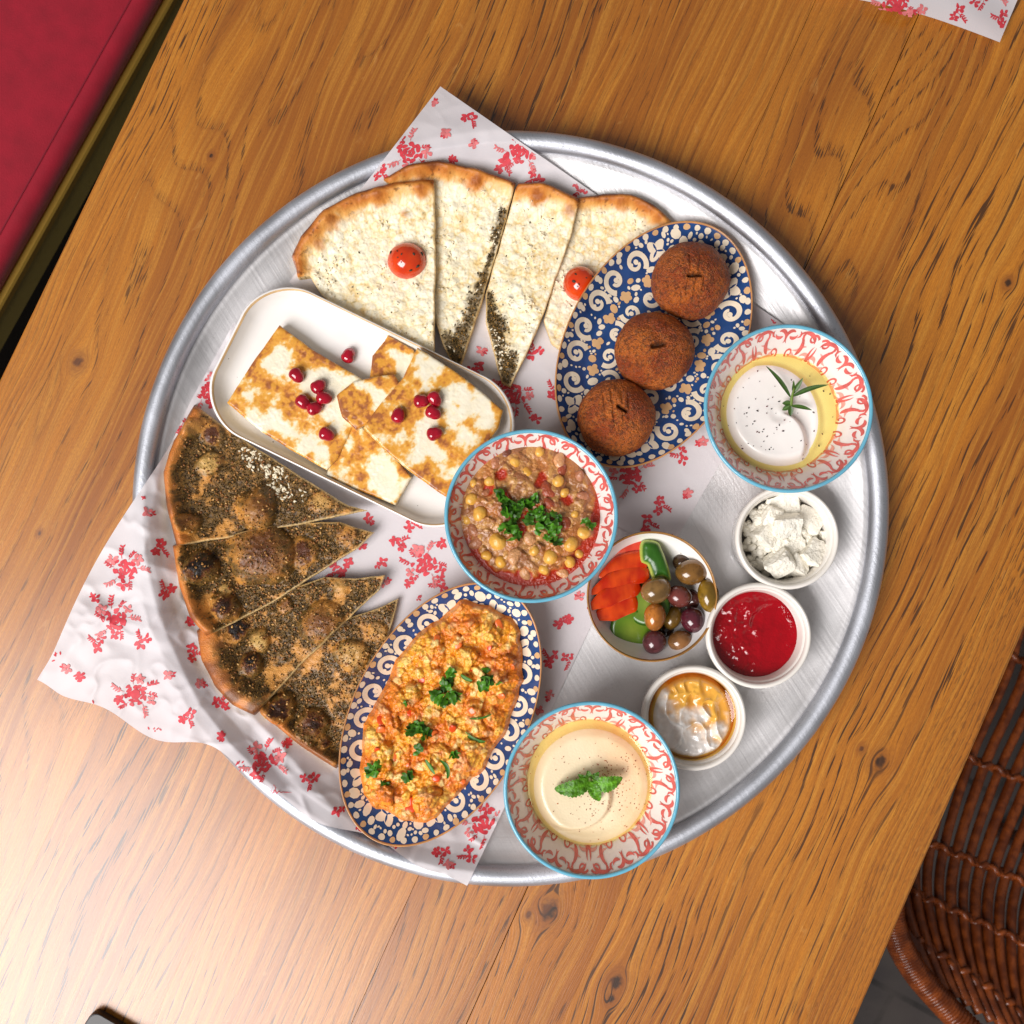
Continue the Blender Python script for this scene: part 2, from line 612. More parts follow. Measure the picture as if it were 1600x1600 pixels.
def wood_material(name, seed, tint, knots=(), pore=1.0, ring=1.0, coarse=1.0, pth=0.0, wild=1.0, dash=1.0):
    g = NG(name)
    tc = g.N.new("ShaderNodeTexCoord")
    rt = g.N.new("ShaderNodeVectorRotate"); rt.rotation_type = 'Z_AXIS'
    rt.inputs["Angle"].default_value = GANG
    g.L.new(tc.outputs["Object"], rt.inputs["Vector"])
    sp = g.N.new("ShaderNodeSeparateXYZ"); g.L.new(rt.outputs[0], sp.inputs[0])
    t, s = sp.outputs[0], sp.outputs[1]
    # gentle waviness of the grain
    wv = g.noise(g.xyz(g.math('MULTIPLY', t, 9), g.math('MULTIPLY', s, 4), seed), 1, 2)
    wv = g.math('MULTIPLY', g.math('SUBTRACT', wv, .5), 0.030)
    tw = g.math('ADD', t, wv)
    kn_all = None; core_all = None; halo_all = None
    for kx, ky, kr in knots:
        q = P2(kx, ky); kt = q @ gn; ks = q @ gd; r = kr * PX
        wob = g.math('MULTIPLY', g.math('SUBTRACT', g.noise(g.xyz(t, s, kx), 260, 3), .5), r * .9)
        dt = g.math('SUBTRACT', t, float(kt)); ds = g.math('SUBTRACT', s, float(ks))
        d2 = g.math('ADD', g.math('POWER', g.math('ABSOLUTE', dt), 2), g.math('MULTIPLY', g.math('POWER', g.math('ABSOLUTE', ds), 2), .55))
        d = g.math('ADD', g.math('SQRT', d2), wob)
        # the grain bends away from the knot on either side
        bend = g.math('DIVIDE', g.math('MULTIPLY', dt, r * r * 3.0), g.math('ADD', d2, r * r * 2.2))
        tw = g.math('SUBTRACT', tw, bend)
        core = g.rng(d, r * .35, r * .95, 1, 0)
        halo = g.rng(d, r * .8, r * 2.6, 1, 0)
        core_all = core if core_all is None else g.math('MAXIMUM', core_all, core)
        halo_all = halo if halo_all is None else g.math('MAXIMUM', halo_all, halo)
    # growth rings: the pores of oak lie along them in broken lines
    M = lambda v, k: g.math('MULTIPLY', v, k)
    big = g.noise(g.xyz(M(tw, 7), M(s, 1.7), seed + 3.3), 1, 2)
    rf = g.math('ADD', M(tw, 150 * ring), M(big, 26 * wild))
    rg = g.math('FRACT', rf)
    line = g.math('MAXIMUM', g.rng(rg, 0.0, .30, 1, 0), g.rng(rg, .90, 1.0, 0, 1))
    late = g.rng(rg, .05, 1.0, 0, 1)
    po = g.noise(g.xyz(M(tw, 1150 / coarse), M(s, 46 * dash / coarse), seed + 7), 1, 1)
    fib = g.noise(g.xyz(M(tw, 1900), M(s, 22), seed), 1, 1)
    fib2 = g.noise(g.xyz(M(tw, 330), M(s, 5), seed + 1), 1, 2)
    patch = g.rng(g.noise(g.xyz(M(t, 9), M(s, 3), seed + 21), 1, 2), .32, .62, .25, 1)
    thr = g.math('SUBTRACT', .70 - pth, g.math('MULTIPLY', line, .20))
    pores = g.math('MULTIPLY', g.rng(g.math('SUBTRACT', po, thr), 0.0, .10), g.math('MULTIPLY', patch, pore), clamp=True)
    tone = g.noise(g.xyz(M(tw, 20), M(s, 2.2), seed + 5), 1, 2)
    fleck = g.rng(g.noise(g.xyz(M(t, 150), M(s, 46), seed + 31), 1, 2, 1.0), .68, .76)
    c_lo, c_mid, c_hi = lin(158, 90, 18) * tint, lin(198, 124, 30) * tint, lin(214, 148, 52) * tint
    c = g.mixc(g.rng(tone, .34, .64), c_lo, c_mid)
    c = g.mixc(g.math('MULTIPLY', g.rng(fib2, .44, .66), .55), c, c_hi)
    c = g.mixc(g.math('MULTIPLY', g.rng(fib, .40, .66), .32), c, lin(132, 72, 16) * tint)
    c = g.mixc(g.math('MULTIPLY', late, .30), c, lin(140, 78, 18) * tint)
    c = g.mixc(g.math('MULTIPLY', line, .22), c, lin(116, 60, 14) * tint)
    c = g.mixc(g.math('MULTIPLY', fleck, .18), c, lin(222, 168, 92))
    grain = g.noise(g.xyz(M(tw, 2600), M(s, 420), seed + 41), 1, 1)
    c = g.mixc(g.math('MULTIPLY', g.rng(grain, .42, .62), .26), c, lin(128, 68, 12) * tint)
    if halo_all is not None:
        c = g.mixc(g.math('MULTIPLY', halo_all, .45), c, lin(120, 62, 22))
    c = g.mixc(g.math('MULTIPLY', pores, .9), c, lin(50, 25, 9))
    if core_all is not None:
        c = g.mixc(g.math('MULTIPLY', core_all, .9), c, g.mixc(g.rng(fib2, .4, .6), lin(34, 20, 12), lin(96, 52, 24)))
    g.L.new(c, g.b.inputs["Base Color"])
    g.b.inputs["Roughness"].default_value = .42
    g.b.inputs["Coat Weight"].default_value = .95; g.b.inputs["Coat Roughness"].default_value = .26
    g.bump(g.math('MULTIPLY', po, -1.0), 0.00016)
    return g.m


table = thing("wooden_table", (0, 0, -0.04), "oak plank table top running diagonally under the round metal tray", "table")
OFFS = [0, 75, 410, 705, 1009, 1185, 1331, 1702, 1781]
TINT = [np.array([.99, .97, .92]), np.array([1.0, 1.0, 1.0]), np.array([.96, .95, .95]), np.array([1.0, .98, .96]), np.array([.95, .92, .90]),
        np.array([1.0, .97, .95]), np.array([1.08, 1.08, 1.06]), np.array([.97, .94, .90])]
KN = [[], [(122, 565, 9), (330, 243, 4), (62, 833, 4)], [(340, 380, 5)], [], [(1082, 110, 6)],
      [(1288, 213, 10), (1297, 196, 4), (858, 1422, 17), (826, 1430, 6), (1361, 553, 9)],
      [(1489, 118, 13), (1444, 84, 6), (1430, 155, 4), (962, 1535, 12), (955, 1560, 7), (1575, 442, 7)],
      [(1376, 1190, 11), (1346, 1170, 5)], []]
KN = [KN[0], KN[1], KN[2], KN[3], KN[4], KN[5], KN[6] + KN[7], KN[8]]
PORE = [1.0, .8, 1.0, .85, .95, .9, 1.0, .9]
PTH = [.07, .0, .04, .02, .03, .02, .05, .12]
COARSE = [1.3, 1.0, 1.1, 1.0, 1.0, 1.0, 1.3, 1.05]
RING = [1.7, .30, .75, .9, .6, .45, .7, 1.9]
DASH = [1.2, 1.2, 1.0, 1.1, 1.2, 1.4, .9, 2.6]
WILD = [.12, .9, .55, .4, .8, 1.1, .5, .12]
GAPS = [0, .000004, .000004, .000004, .00013, .00028, .00002, .000004, 0]
for i in range(8):
    f0, f1 = OFFS[i] / 1781, OFFS[i + 1] / 1781
    a = [edge_pt(f0, -.9), edge_pt(f1, -.9), edge_pt(f1, .9), edge_pt(f0, .9)]
    g0, g1 = GAPS[i], GAPS[i + 1]
    A = np.array([a[0] + gn * g0, a[1] - gn * g1, a[2] - gn * g1, a[3] + gn * g0])
    bev = 0.0020 if i in (0, 7) else 0.00012
    cen = A.mean(0)
    def ring_(inset, z):
        out = A.copy()
        out[[0, 3]] += gn * (inset if i == 0 else min(inset, .00003))
        out[[1, 2]] -= gn * (inset if i == 7 else min(inset, .00003))
        return np.c_[out, np.full(4, z)]
    R = [ring_(0, -0.04), ring_(0, -bev), ring_(bev * .35, -bev * .35), ring_(bev, 0)]
    V = np.concatenate(R)
    F = [(r * 4 + k, r * 4 + (k + 1) % 4, (r + 1) * 4 + (k + 1) % 4, (r + 1) * 4 + k) for r in range(3) for k in range(4)] + [(12, 13, 14, 15), (3, 2, 1, 0)]
    mesh("plank", V, np.array(F), wood_material("oak_plank_%d" % i, 3.7 * i + 1.3, TINT[i], KN[i], PORE[i], RING[i], COARSE[i], PTH[i], WILD[i], DASH[i]), table, smooth=False)
sub = [edge_pt(.01, -.88), edge_pt(.99, -.88), edge_pt(.99, .88), edge_pt(.01, .88)]
V = np.concatenate([np.c_[np.array(sub), np.full(4, z)] for z in (-0.055, -0.0405)])
mesh("underframe", V, np.array([(4, 5, 6, 7), (3, 2, 1, 0), (0, 1, 5, 4), (1, 2, 6, 5), (2, 3, 7, 6), (3, 0, 4, 7)]),
     material("dark_frame", lin(60, 40, 24), .7), table, smooth=False)

# ---- floor
g = NG("floor_stone")
tc = g.N.new("ShaderNodeTexCoord")
br = g.N.new("ShaderNodeTexBrick"); br.inputs["Scale"].default_value = 1.0
br.inputs["Brick Width"].default_value = .30; br.inputs["Row Height"].default_value = .30; br.inputs["Mortar Size"].default_value = .004
br.inputs["Color1"].default_value = (*lin(70, 62, 60), 1); br.inputs["Color2"].default_value = (*lin(58, 52, 52), 1); br.inputs["Mortar"].default_value = (*lin(30, 26, 25), 1)
rt = g.N.new("ShaderNodeVectorRotate"); rt.rotation_type = 'Z_AXIS'; rt.inputs["Angle"].default_value = .5
g.L.new(tc.outputs["Object"], rt.inputs["Vector"]); g.L.new(rt.outputs[0], br.inputs["Vector"])
nz = g.noise(tc.outputs["Object"], 12, 5)
c = g.mixc(g.rng(nz, .3, .7), br.outputs["Color"], lin(78, 70, 66))
g.L.new(c, g.b.inputs["Base Color"]); g.b.inputs["Roughness"].default_value = .55
floor = mesh("floor", np.array([(-4, -4, -.74), (4, -4, -.74), (4, 4, -.74), (-4, 4, -.74)], float), np.array([(0, 1, 2, 3)]), g.m, smooth=False)
props(floor, kind="structure")

# ---- red bench beyond the table's left edge
ZB = -0.20
e0, e1 = P2(228, 0, ZB), P2(0, 408, ZB)
bd = (e0 - e1) / np.linalg.norm(e0 - e1); bn = np.array([-bd[1], bd[0]])      # bn points away from the table
bench = thing("bench_seat", (*(e0 * .5 + e1 * .5), -.74), "crimson upholstered bench with olive base beside the table's left edge", "bench")


def sweep(profile, t0, t1, base, d, n, seg=2):
    """profile [(inward, z)] swept along d"""
    prof = np.array(profile); k = len(prof); V = []
    for t in np.linspace(t0, t1, seg):
        o = base + d * t
        V.append(np.c_[o[0] + n[0] * prof[:, 0], o[1] + n[1] * prof[:, 0], prof[:, 1]])
    V = np.concatenate(V)
    F = [(s * k + i, s * k + (i + 1) % k, (s + 1) * k + (i + 1) % k, (s + 1) * k + i) for s in range(seg - 1) for i in range(k)]
    caps = [np.array([list(range(k))[::-1]]), np.array([[(seg - 1) * k + i for i in range(k)]])]
    return V, [np.array(F)] + caps


m_red = material("crimson_velvet", lin(150, 10, 36), .72, spec=.3, noise=(60, .14), bump=(900, .0004), sheen=.25)
prof = [(.004, -.228), (0, -.225)] + [(.012 - .012 * math.cos(a), -.217 + .013 * math.sin(a)) for a in np.linspace(0, math.pi / 2, 7)] + [(.014, -.2045), (.016, -.2035), (.05, -.201), (.15, -.1985), (.5, -.198), (.5, -.228)]
V, F = sweep(prof, -.9, .9, e1 * .5 + e0 * .5, bd, bn, 24)
cushion = mesh("cushion", V, F, m_red, bench, smooth=False)
cushion.data.polygons.foreach_set("use_smooth", [len(p.vertices) == 4 for p in cushion.data.polygons])
q0 = e1 * .5 + e0 * .5 + bn * .0145
V, F = tube([np.array([*(q0 + bd * t), -.2042]) for t in np.linspace(-.9, .9, 60)], .0009, 8)
mesh("piping", V, F, material("crimson_piping", lin(128, 8, 34), .7), cushion)
m_olive = material("olive_lacquer", lin(150, 132, 66), .4, noise=(40, .08), bump=(200, .0002))
V, F = sweep([(-.004, -.272), (-.004, -.233), (-.001, -.230), (.5, -.230), (.5, -.272)], -.9, .9, q0 - bn * .0145, bd, bn)
mesh("base_rail", V, F, m_olive, bench, smooth=False)
V, F = sweep([(-.0062, -.238), (-.0062, -.2305), (-.0045, -.2287), (.012, -.2287), (.012, -.238)], -.9, .9, q0 - bn * .0145, bd, bn)
mesh("brass_trim", V, F, material("aged_brass", lin(176, 140, 60), .38, metallic=.6), bench, smooth=False)
V, F = sweep([(.12, -.74), (.12, -.273), (.45, -.273), (.45, -.74)], -.88, .88, q0 - bn * .0145, bd, bn)
mesh("plinth", V, F, material("dark_plinth", lin(40, 34, 26), .6), bench, smooth=False)

# ---- rattan chair beyond the right edge
chair = thing("rattan_chair", (*P2(1560, 1420, -.45), -.74), "brown woven rattan armchair tucked beside the table's lower right edge", "chair")
g = NG("rattan"); tc = g.N.new("ShaderNodeTexCoord")
nz = g.noise(tc.outputs["Object"], 90, 4); nz2 = g.noise(tc.outputs["Object"], 500, 3)
c = g.mixc(g.rng(nz, .35, .65), lin(104, 46, 15), lin(150, 74, 28)); c = g.mixc(g.math('MULTIPLY', g.rng(nz2, .4, .7), .5), c, lin(100, 44, 16))
g.L.new(c, g.b.inputs["Base Color"]); g.b.inputs["Roughness"].default_value = .3; g.bump(nz2, .0004); m_rat = g.m


def crow(k, x0, y0, dx, dy, cx=0.0, cy=0.0):
    return np.array([x0 + dx * k + cx * k * k, y0 + dy * k + cy * k * k])


def rod_px(k):
    """photo positions of stave k from its upper to its lower end"""
    top = crow(k, 1596, 830, 26, 6); A = crow(k, 1558, 1018, 24.5, 9)
    B = crow(k, 1494, 1176, 22.3, 9.2); C = crow(k, 1455, 1318, 19.5, 8.0); Dd = crow(k, 1449, 1404, 18.6, 8.4)
    E = crow(k, 1467, 1490, 18.2, 11.5, -.1, .1); G = crow(k, 1494, 1560, 18.5, 12.0)
    return [top, A, B, C, Dd, E, G]


ZR = [-.43, -.42, -.40, -.36, -.315, -.275, -.255]
for k in range(-3, 16):
    pts = [P(q[0], q[1], z) for q, z in zip(rod_px(k), ZR)]
    V, F = tube(smooth_open(pts, 5), 0.0052 * (.92 + .16 * rng.random()), 8)
    mesh("stave", V, F, m_rat, chair)
for r in range(1, 6):
    for off, nm in ((0.0, 0), (math.pi, 1)):
        pts = []
        for kk in np.arange(-3, 15.01, .125):
            k0 = int(math.floor(kk)); f = kk - k0
            q = rod_px(k0)[r] * (1 - f) + rod_px(k0 + 1)[r] * f
            p = P(q[0], q[1] + (7 if nm else 0) * (1 if r == 5 else 0), ZR[r])
            p = p + np.array([0, 0, .0058]) * math.cos(kk * math.pi + off) + np.array([.25, 1, 0]) * .0024 * math.sin(kk * math.pi * 2 + off)
            pts.append(p)
        V, F = tube(pts, .0030 if r < 5 else .0036, 6)
        mesh("weave_strand", V, F, m_rat, chair)
rim_px = [(1392, 1395), (1394, 1440), (1408, 1480), (1430, 1518), (1462, 1556), (1500, 1595), (1560, 1650), (1640, 1700)]
rp = smooth_open([P(x, y, -.25) for x, y in rim_px], 12)
V, F = tube(rp, .0095, 12); rim_pole = mesh("rim_pole", V, F, m_rat, chair)
seg = np.linspace(0, len(rp) - 1.01, 46)
pts = []
for u in np.linspace(0, len(rp) - 1.01, 900):
    i = int(u); p = rp[i] * (1 - u + i) + rp[i + 1] * (u - i); d = rp[i + 1] - rp[i]; d /= np.linalg.norm(d)
    nrm = np.cross(d, [0, 0, 1]); a = u * 5.2
    pts.append(p + nrm * .0102 * math.cos(a) + np.array([0, 0, 1]) * .0102 * math.sin(a))
V, F = tube(pts, .0023, 5); mesh("rim_wrapping", V, F, m_rat, rim_pole)
for lx, ly in ((1420, 1480), (1900, 1500), (1900, 900), (1640, 820)):
    V, F = tube([P(lx, ly, -.26), P(lx, ly, -.26) * [1, 1, 0] + [0.01, 0, -.74]], .011, 10)
    mesh("leg", V, F, m_rat, chair)

# ---- dark slab at the lower edge of the photograph
q = [(143, 1580), (340, 1694), (280, 1800), (76, 1690)]
Wd = poly(q, .008); cen = Wd.mean(0); ax = (Wd[1] - Wd[0]); la = np.linalg.norm(ax); ax /= la; ay = Wd[3] - Wd[0]; lb = np.linalg.norm(ay); ay /= lb


def round_rect(hw, hh, r, n=10):
    out = []
    for sx, sy, a0 in ((1, 1, 0), (-1, 1, math.pi / 2), (-1, -1, math.pi), (1, -1, 1.5 * math.pi)):
        for a in np.linspace(a0, a0 + math.pi / 2, n):
            out.append((sx * (hw - r) + r * math.cos(a), sy * (hh - r) + r * math.sin(a)))
    return np.array(out)


rr = round_rect(la / 2, lb / 2, .006)
ol = rr[:, :1] * ax + rr[:, 1:] * ay
if (ax[0] * ay[1] - ax[1] * ay[0]) < 0: ol = ol[::-1]
V, F = loft(cen, ol, [(.0, 0.0005), (.99, 0.0005), (1, .0015), (1, .0065), (.995, .0078), (.98, .008), (0, .008)])
mesh("black_slab", V, F, material("black_board", lin(34, 30, 32), .42, noise=(200, .1)), label="flat black board whose rounded corner pokes in at the photo's lower left", cat="board", smooth=False)

# ================================================================== TRAY, PAPER, CROCKERY
TL, TR_ = P2(208, 797, .022), P2(1388, 797, .022)
TC = np.array([(TL[0] + TR_[0]) / 2, (P2(798, 200, .022)[1] + P2(798, 1390, .022)[1]) / 2])
RT = (TR_[0] - TL[0]) / 2
RF = RT * .808                       # flat floor of the tray
ZF = .0035                           # top of that floor
RR = .0068                           # radius of the rolled rim
ZRIM = .0225
tray = thing("serving_tray", (*TC, 0), "large round brushed aluminium tray holding the whole breakfast spread", "tray")


def metal(name, base, r0, r1, speck):
    g = NG(name); tc = g.N.new("ShaderNodeTexCoord")
    sp = g.N.new("ShaderNodeSeparateXYZ"); g.L.new(tc.outputs["Object"], sp.inputs[0])
    x, y = sp.outputs[0], sp.outputs[1]
    u = g.math('ADD', g.math('MULTIPLY', x, .86), g.math('MULTIPLY', y, .5)); v = g.math('SUBTRACT', g.math('MULTIPLY', y, .86), g.math('MULTIPLY', x, .5))
    rad = g.math('SQRT', g.math('ADD', g.math('MULTIPLY', x, x), g.math('MULTIPLY', y, y)))
    brush = g.noise(g.xyz(g.math('MULTIPLY', u, 420), g.math('MULTIPLY', v, 14), 0), 1, 4)
    turn = g.noise(g.xyz(g.math('MULTIPLY', rad, 900), 0.5, 0), 1, 3)
    cloud = g.noise(tc.outputs["Object"], 22, 5); dots = g.noise(tc.outputs["Object"], 900, 3)
    h = g.math('ADD', g.math('MULTIPLY', brush, .6), g.math('ADD', g.math('MULTIPLY', turn, .35), g.math('MULTIPLY', dots, speck)))
    c = g.mixc(g.rng(cloud, .3, .7), base * .88, base)
    c = g.mixc(g.math('MULTIPLY', g.rng(dots, .56, .7), speck * .8), c, base * .45)
    c = g.mixc(g.math('MULTIPLY', g.rng(brush, .55, .75), .3), c, base * .7)
    g.L.new(c, g.b.inputs["Base Color"]); g.b.inputs["Metallic"].default_value = 1
    g.L.new(g.math('ADD', g.rng(cloud, .3, .7, r0, r1), g.math('MULTIPLY', g.rng(dots, .5, .7), speck * .2)), g.b.inputs["Roughness"])
    g.bump(h, .00022)
    return g.m


m_alu = metal("brushed_aluminium", lin(232, 230, 231), .42, .54, .14)
m_rim = metal("worn_aluminium_rim", lin(220, 223, 231), .46, .60, .5)
rr_ = RT - RR
prof = [(0, ZF), (RF * .5, ZF), (RF - .004, ZF), (RF - .001, ZF + .0006), (RF + .0015, ZF + .0022), (RF + .004, ZF + .0026), (RF + .012, ZF + .0055), (RF + .024, ZF + .0105), (rr_ - .010, ZRIM - .0065), (rr_ - .004, ZRIM - .0015),
        (rr_ - .003, ZRIM - .003), (rr_ - .009, ZRIM - .009), (RF + .02, .0065), (RF + .002, .0018), (RF - .004, .0004), (0, .0004)]
V, F = loft(TC, circle(256), prof); mesh("basin", V, F, m_alu, tray)
V, F = torus(TC, rr_, RR, ZRIM, 256, 16)
mesh("rolled_rim", V, F, m_rim, tray)


def wall_z(r):
    return np.interp(r, [0, RF - .004, RF + .004, RF + .024, rr_ - .010, rr_ - .003, rr_, RT, RT + .2],
                     [ZF, ZF, ZF + .0026, ZF + .0105, ZRIM - .0065, ZRIM + .004, ZRIM + RR, ZRIM + RR, ZRIM + RR])


def support(x, y):
    """height on which paper and bread lie inside the tray, sagging over the corner of floor and wall"""
    r = np.hypot(x - TC[0], y - TC[1])
    return np.interp(r, [0, RF - .03, RF - .012, RF + .006, RF + .024, rr_ - .012, rr_ - .004, rr_ + .004, RT + .02, RT + .11],
                     [ZF + .0006, ZF + .0006, ZF + .0018, ZF + .0062, ZF + .0135, ZRIM - .001, ZRIM + RR + .0004, ZRIM + RR + .0012, ZRIM + .003, ZRIM - .012])


def unproject_on(px, py, zfun, it=5):
    z = np.full(np.shape(px), .006)
    for _ in range(it):
        q = P(px, py, z); z = zfun(q[..., 0], q[..., 1])
    return P(px, py, z)


class Sheet:
    """a printed paper sheet given by its four photo corners (around), draped over a height function"""
    def __init__(self, corners, zfun, nu=230, nv=230, bulge=None):
        self.c = np.array(corners, float); self.zfun = zfun; self.bulge = bulge
        u, v = np.meshgrid(np.linspace(0, 1, nu), np.linspace(0, 1, nv), indexing='ij')
        W = self.at(u, v)
        self.V = W.reshape(-1, 3)
        i = np.arange(nu * nv).reshape(nu, nv)
        self.F = np.stack([i[:-1, :-1], i[:-1, 1:], i[1:, 1:], i[1:, :-1]], -1).reshape(-1, 4)

    def px(self, u, v):
        a, b, c, d = self.c
        q = (a * ((1 - u) * (1 - v))[..., None] + b * (u * (1 - v))[..., None] + c * (u * v)[..., None] + d * ((1 - u) * v)[..., None])
        if self.bulge is not None:
            q = q + self.bulge(u, v)
        return q

    def at(self, u, v):
        q = self.px(u, v)
        return unproject_on(q[..., 0], q[..., 1], self.zfun)


g = NG("wax_paper"); tc = g.N.new("ShaderNodeTexCoord")
nz = g.noise(tc.outputs["Object"], 14, 4); nf = g.noise(tc.outputs["Object"], 1400, 2)
c = g.mixc(g.rng(nz, .3, .7), lin(230, 223, 227), lin(236, 231, 234))
g.L.new(c, g.b.inputs["Base Color"]); g.b.inputs["Roughness"].default_value = .5; g.b.inputs["Specular IOR Level"].default_value = .35
g.bump(nf, .00008); m_paper = g.m
tl = g.N.new("ShaderNodeBsdfTranslucent"); tl.inputs[0].default_value = (*lin(238, 230, 228), 1)
mx = g.N.new("ShaderNodeMixShader"); mx.inputs[0].default_value = .22
g.L.new(g.b.outputs[0], mx.inputs[1]); g.L.new(tl.outputs[0], mx.inputs[2]); g.L.new(mx.outputs[0], g.N["Material Output"].inputs["Surface"])
m_ink = material("red_ink", lin(210, 60, 72), .55, noise=(300, .25))
m_ink2 = material("pale_red_ink", lin(222, 120, 122), .55, noise=(300, .25))


def floret(pr, c, r, rot, R):
    n = R.integers(4, 6)
    for k in range(n):
        a = rot + k * 2 * math.pi / n + R.normal(0, .15)
        d = r * R.uniform(.5, .72)
        q = (c[0] + d * math.cos(a), c[1] + d * math.sin(a))
        pr.blob(q, r * R.uniform(.42, .58), r * R.uniform(.28, .42), a + R.normal(0, .4), 11, .14, R.uniform(0, 6))
    pr.blob((c[0] + R.normal(0, r * .1), c[1] + R.normal(0, r * .1)), r * .2, r * .16, 0, 6)


def sprig(pr, c, ang, l, R):
    pts = [(c[0] + math.cos(ang + .3 * s) * l * s, c[1] + math.sin(ang + .3 * s) * l * s) for s in np.linspace(0, 1, 6)]
    pr.stroke(pts, l * .05)
    for s in (.35, .6, .8, 1.0):
        for sg in (-1, 1):
            q = (c[0] + math.cos(ang + .3 * s) * l * s, c[1] + math.sin(ang + .3 * s) * l * s)
            a = ang + sg * R.uniform(.5, 1.0)
            e = (q[0] + math.cos(a) * l * .16, q[1] + math.sin(a) * l * .16)
            pr.blob(e, l * .15, l * .08, a, 7, .15, 1)


def flowers(main, pale, items, seed):
    """items (px, py, kind): b = rose bouquet, m = pair of florets, s = single, l = little bits; photo pixel units"""
    R = np.random.default_rng(seed)
    for x, y, k in items:
        if k == 'b':
            for ring, n in ((0.0, 1), (6.5, 5), (13, 8), (18, 7)):
                for j in range(n):
                    a = j * 2 * math.pi / max(n, 1) + R.uniform(0, .6) + ring
                    q = (x + ring * math.cos(a) * R.uniform(.8, 1.1), y + ring * .85 * math.sin(a) * R.uniform(.8, 1.1))
                    main.blob(q, R.uniform(3.8, 6.0), R.uniform(2.3, 3.6), a + math.pi / 2 + R.normal(0, .35), 11, .14, R.uniform(0, 6))
            th = R.uniform(0, 6.28)
            for j, a in enumerate((th, th + 2.2, th + 3.9)):
                q = (x + 27 * math.cos(a), y + 24 * math.sin(a))
                floret(main if j < 1 else pale, q, R.uniform(7, 10), R.uniform(0, 6), R)
                sprig(pale if j != 1 else main, (x + 18 * math.cos(a + .6), y + 16 * math.sin(a + .6)), a + .6, 19, R)
                sprig(main, (x + 16 * math.cos(a - .5), y + 15 * math.sin(a - .5)), a - .5, 15, R)
        elif k == 'm':
            a = R.uniform(0, 6.28)
            floret(main, (x + 7 * math.cos(a), y + 7 * math.sin(a)), 8.5, R.uniform(0, 6), R)
            floret(main, (x - 8 * math.cos(a), y - 8 * math.sin(a)), 7.5, R.uniform(0, 6), R)
            sprig(main, (x, y), a + 1.5, 17, R)
        elif k == 's':
            floret(pale if R.random() < .4 else main, (x, y), 8, R.uniform(0, 6), R)
            floret(main, (x + R.uniform(-9, 9), y + R.uniform(-6, 6)), 5.5, R.uniform(0, 6), R)
        else:
            for j in range(5):
                main.blob((x + R.normal(0, 6), y + R.normal(0, 3)), R.uniform(1.5, 3.5), 1.2, R.uniform(0, 3), 7)


def paper_prints(sheet, items, seed, parent, eps):
    a, b = Print(), Print()
    flowers(a, b, items, seed)
    for pr, nm, mt in ((a, "red_flower_print", m_ink), (b, "pale_flower_print", m_ink2)):
        v = np.concatenate(pr.V); f = np.concatenate(pr.F)
        # keep what lies on the sheet
        c = sheet.c
        ins = np.ones(len(v), bool)
        ar = sum(c[i][0] * c[(i + 1) % 4][1] - c[(i + 1) % 4][0] * c[i][1] for i in range(4))
        for i in range(4):
            p, q = c[i], c[(i + 1) % 4]
            e = q - p
            off = ((e[0] * (v[:, 1] - p[1]) - e[1] * (v[:, 0] - p[0])) / np.linalg.norm(e)) * (1 if ar > 0 else -1)
            ins &= off > 3
        f = f[ins[f].all(1)]
        W = unproject_on(v[:, 0], v[:, 1], sheet.zfun)
        W[:, 2] += eps + np.concatenate(pr.L) + (0 if pr is a else .00018)
        mesh(nm, W, f, mt, parent, kind='stuff')


def crumple(x, y, s):
    big = fbm(x, y, 22, s, 3) - .5
    rid = 1 - np.abs(2 * fbm(x + .02 * (fbm(x, y, 30, s + 4) - .5), y, 30, s + 9, 2) - 1)
    rid2 = 1 - np.abs(2 * fbm(x, y, 55, s + 19, 2) - 1)
    return big, rid ** 3, rid2 ** 4


OBST = []        # oval plates standing on the paper: centre, half axes, direction, base height
for (px_, py_, ap_, bp_, zb_) in ((1022, 537, 209, 137, ZF + .0030), (688, 1116, 220, 135, ZF + .0060)):
    zt_ = zb_ + .0235; ph_ = math.radians(28)
    OBST.append((P2(px_, py_, zt_), plen(ap_, zt_), plen(bp_, zt_), np.array([math.cos(ph_), -math.sin(ph_)]), np.array([math.sin(ph_), math.cos(ph_)]), zb_))


DISH_ZB = ZF + .0036
DISH_POLY = poly([(372, 520), (440, 466), (500, 472), (640, 540), (770, 630), (780, 690), (740, 770), (680, 806), (610, 795), (480, 735), (365, 645), (352, 590)], .012)


def under_plates(x, y, z):
    sd, _, _ = seg_dist(np.ravel(x), np.ravel(y), DISH_POLY, True)
    sd = sd.reshape(np.shape(x))
    z = np.minimum(z, DISH_ZB - .0008 + np.interp(-sd, [-.02, -.008, 0.0, .012], [0, 0, .004, .09]))
    for c_, a_, b_, u_, v_, zb_ in OBST:
        rho = np.hypot(((x - c_[0]) * u_[0] + (y - c_[1]) * u_[1]) / b_, ((x - c_[0]) * v_[0] + (y - c_[1]) * v_[1]) / a_)
        lim = zb_ + np.interp(rho, [0, .6, .72, .9, 1.0, 1.12], [-.0008, -.0008, .003, .0105, .0165, .09])
        z = np.minimum(z, lim)
    return z


def sheetA_z(x, y):
    r = np.hypot(x - TC[0], y - TC[1])
    w = sstep(RF - .02, RF + .03, r)
    big, rid, rid2 = crumple(x, y, 40)
    return under_plates(x, y, support(x, y) + w * (.004 * big + .0015 * rid + .0008) + .00025 * rid2 - sstep(RT, RT + .06, r) * .004)


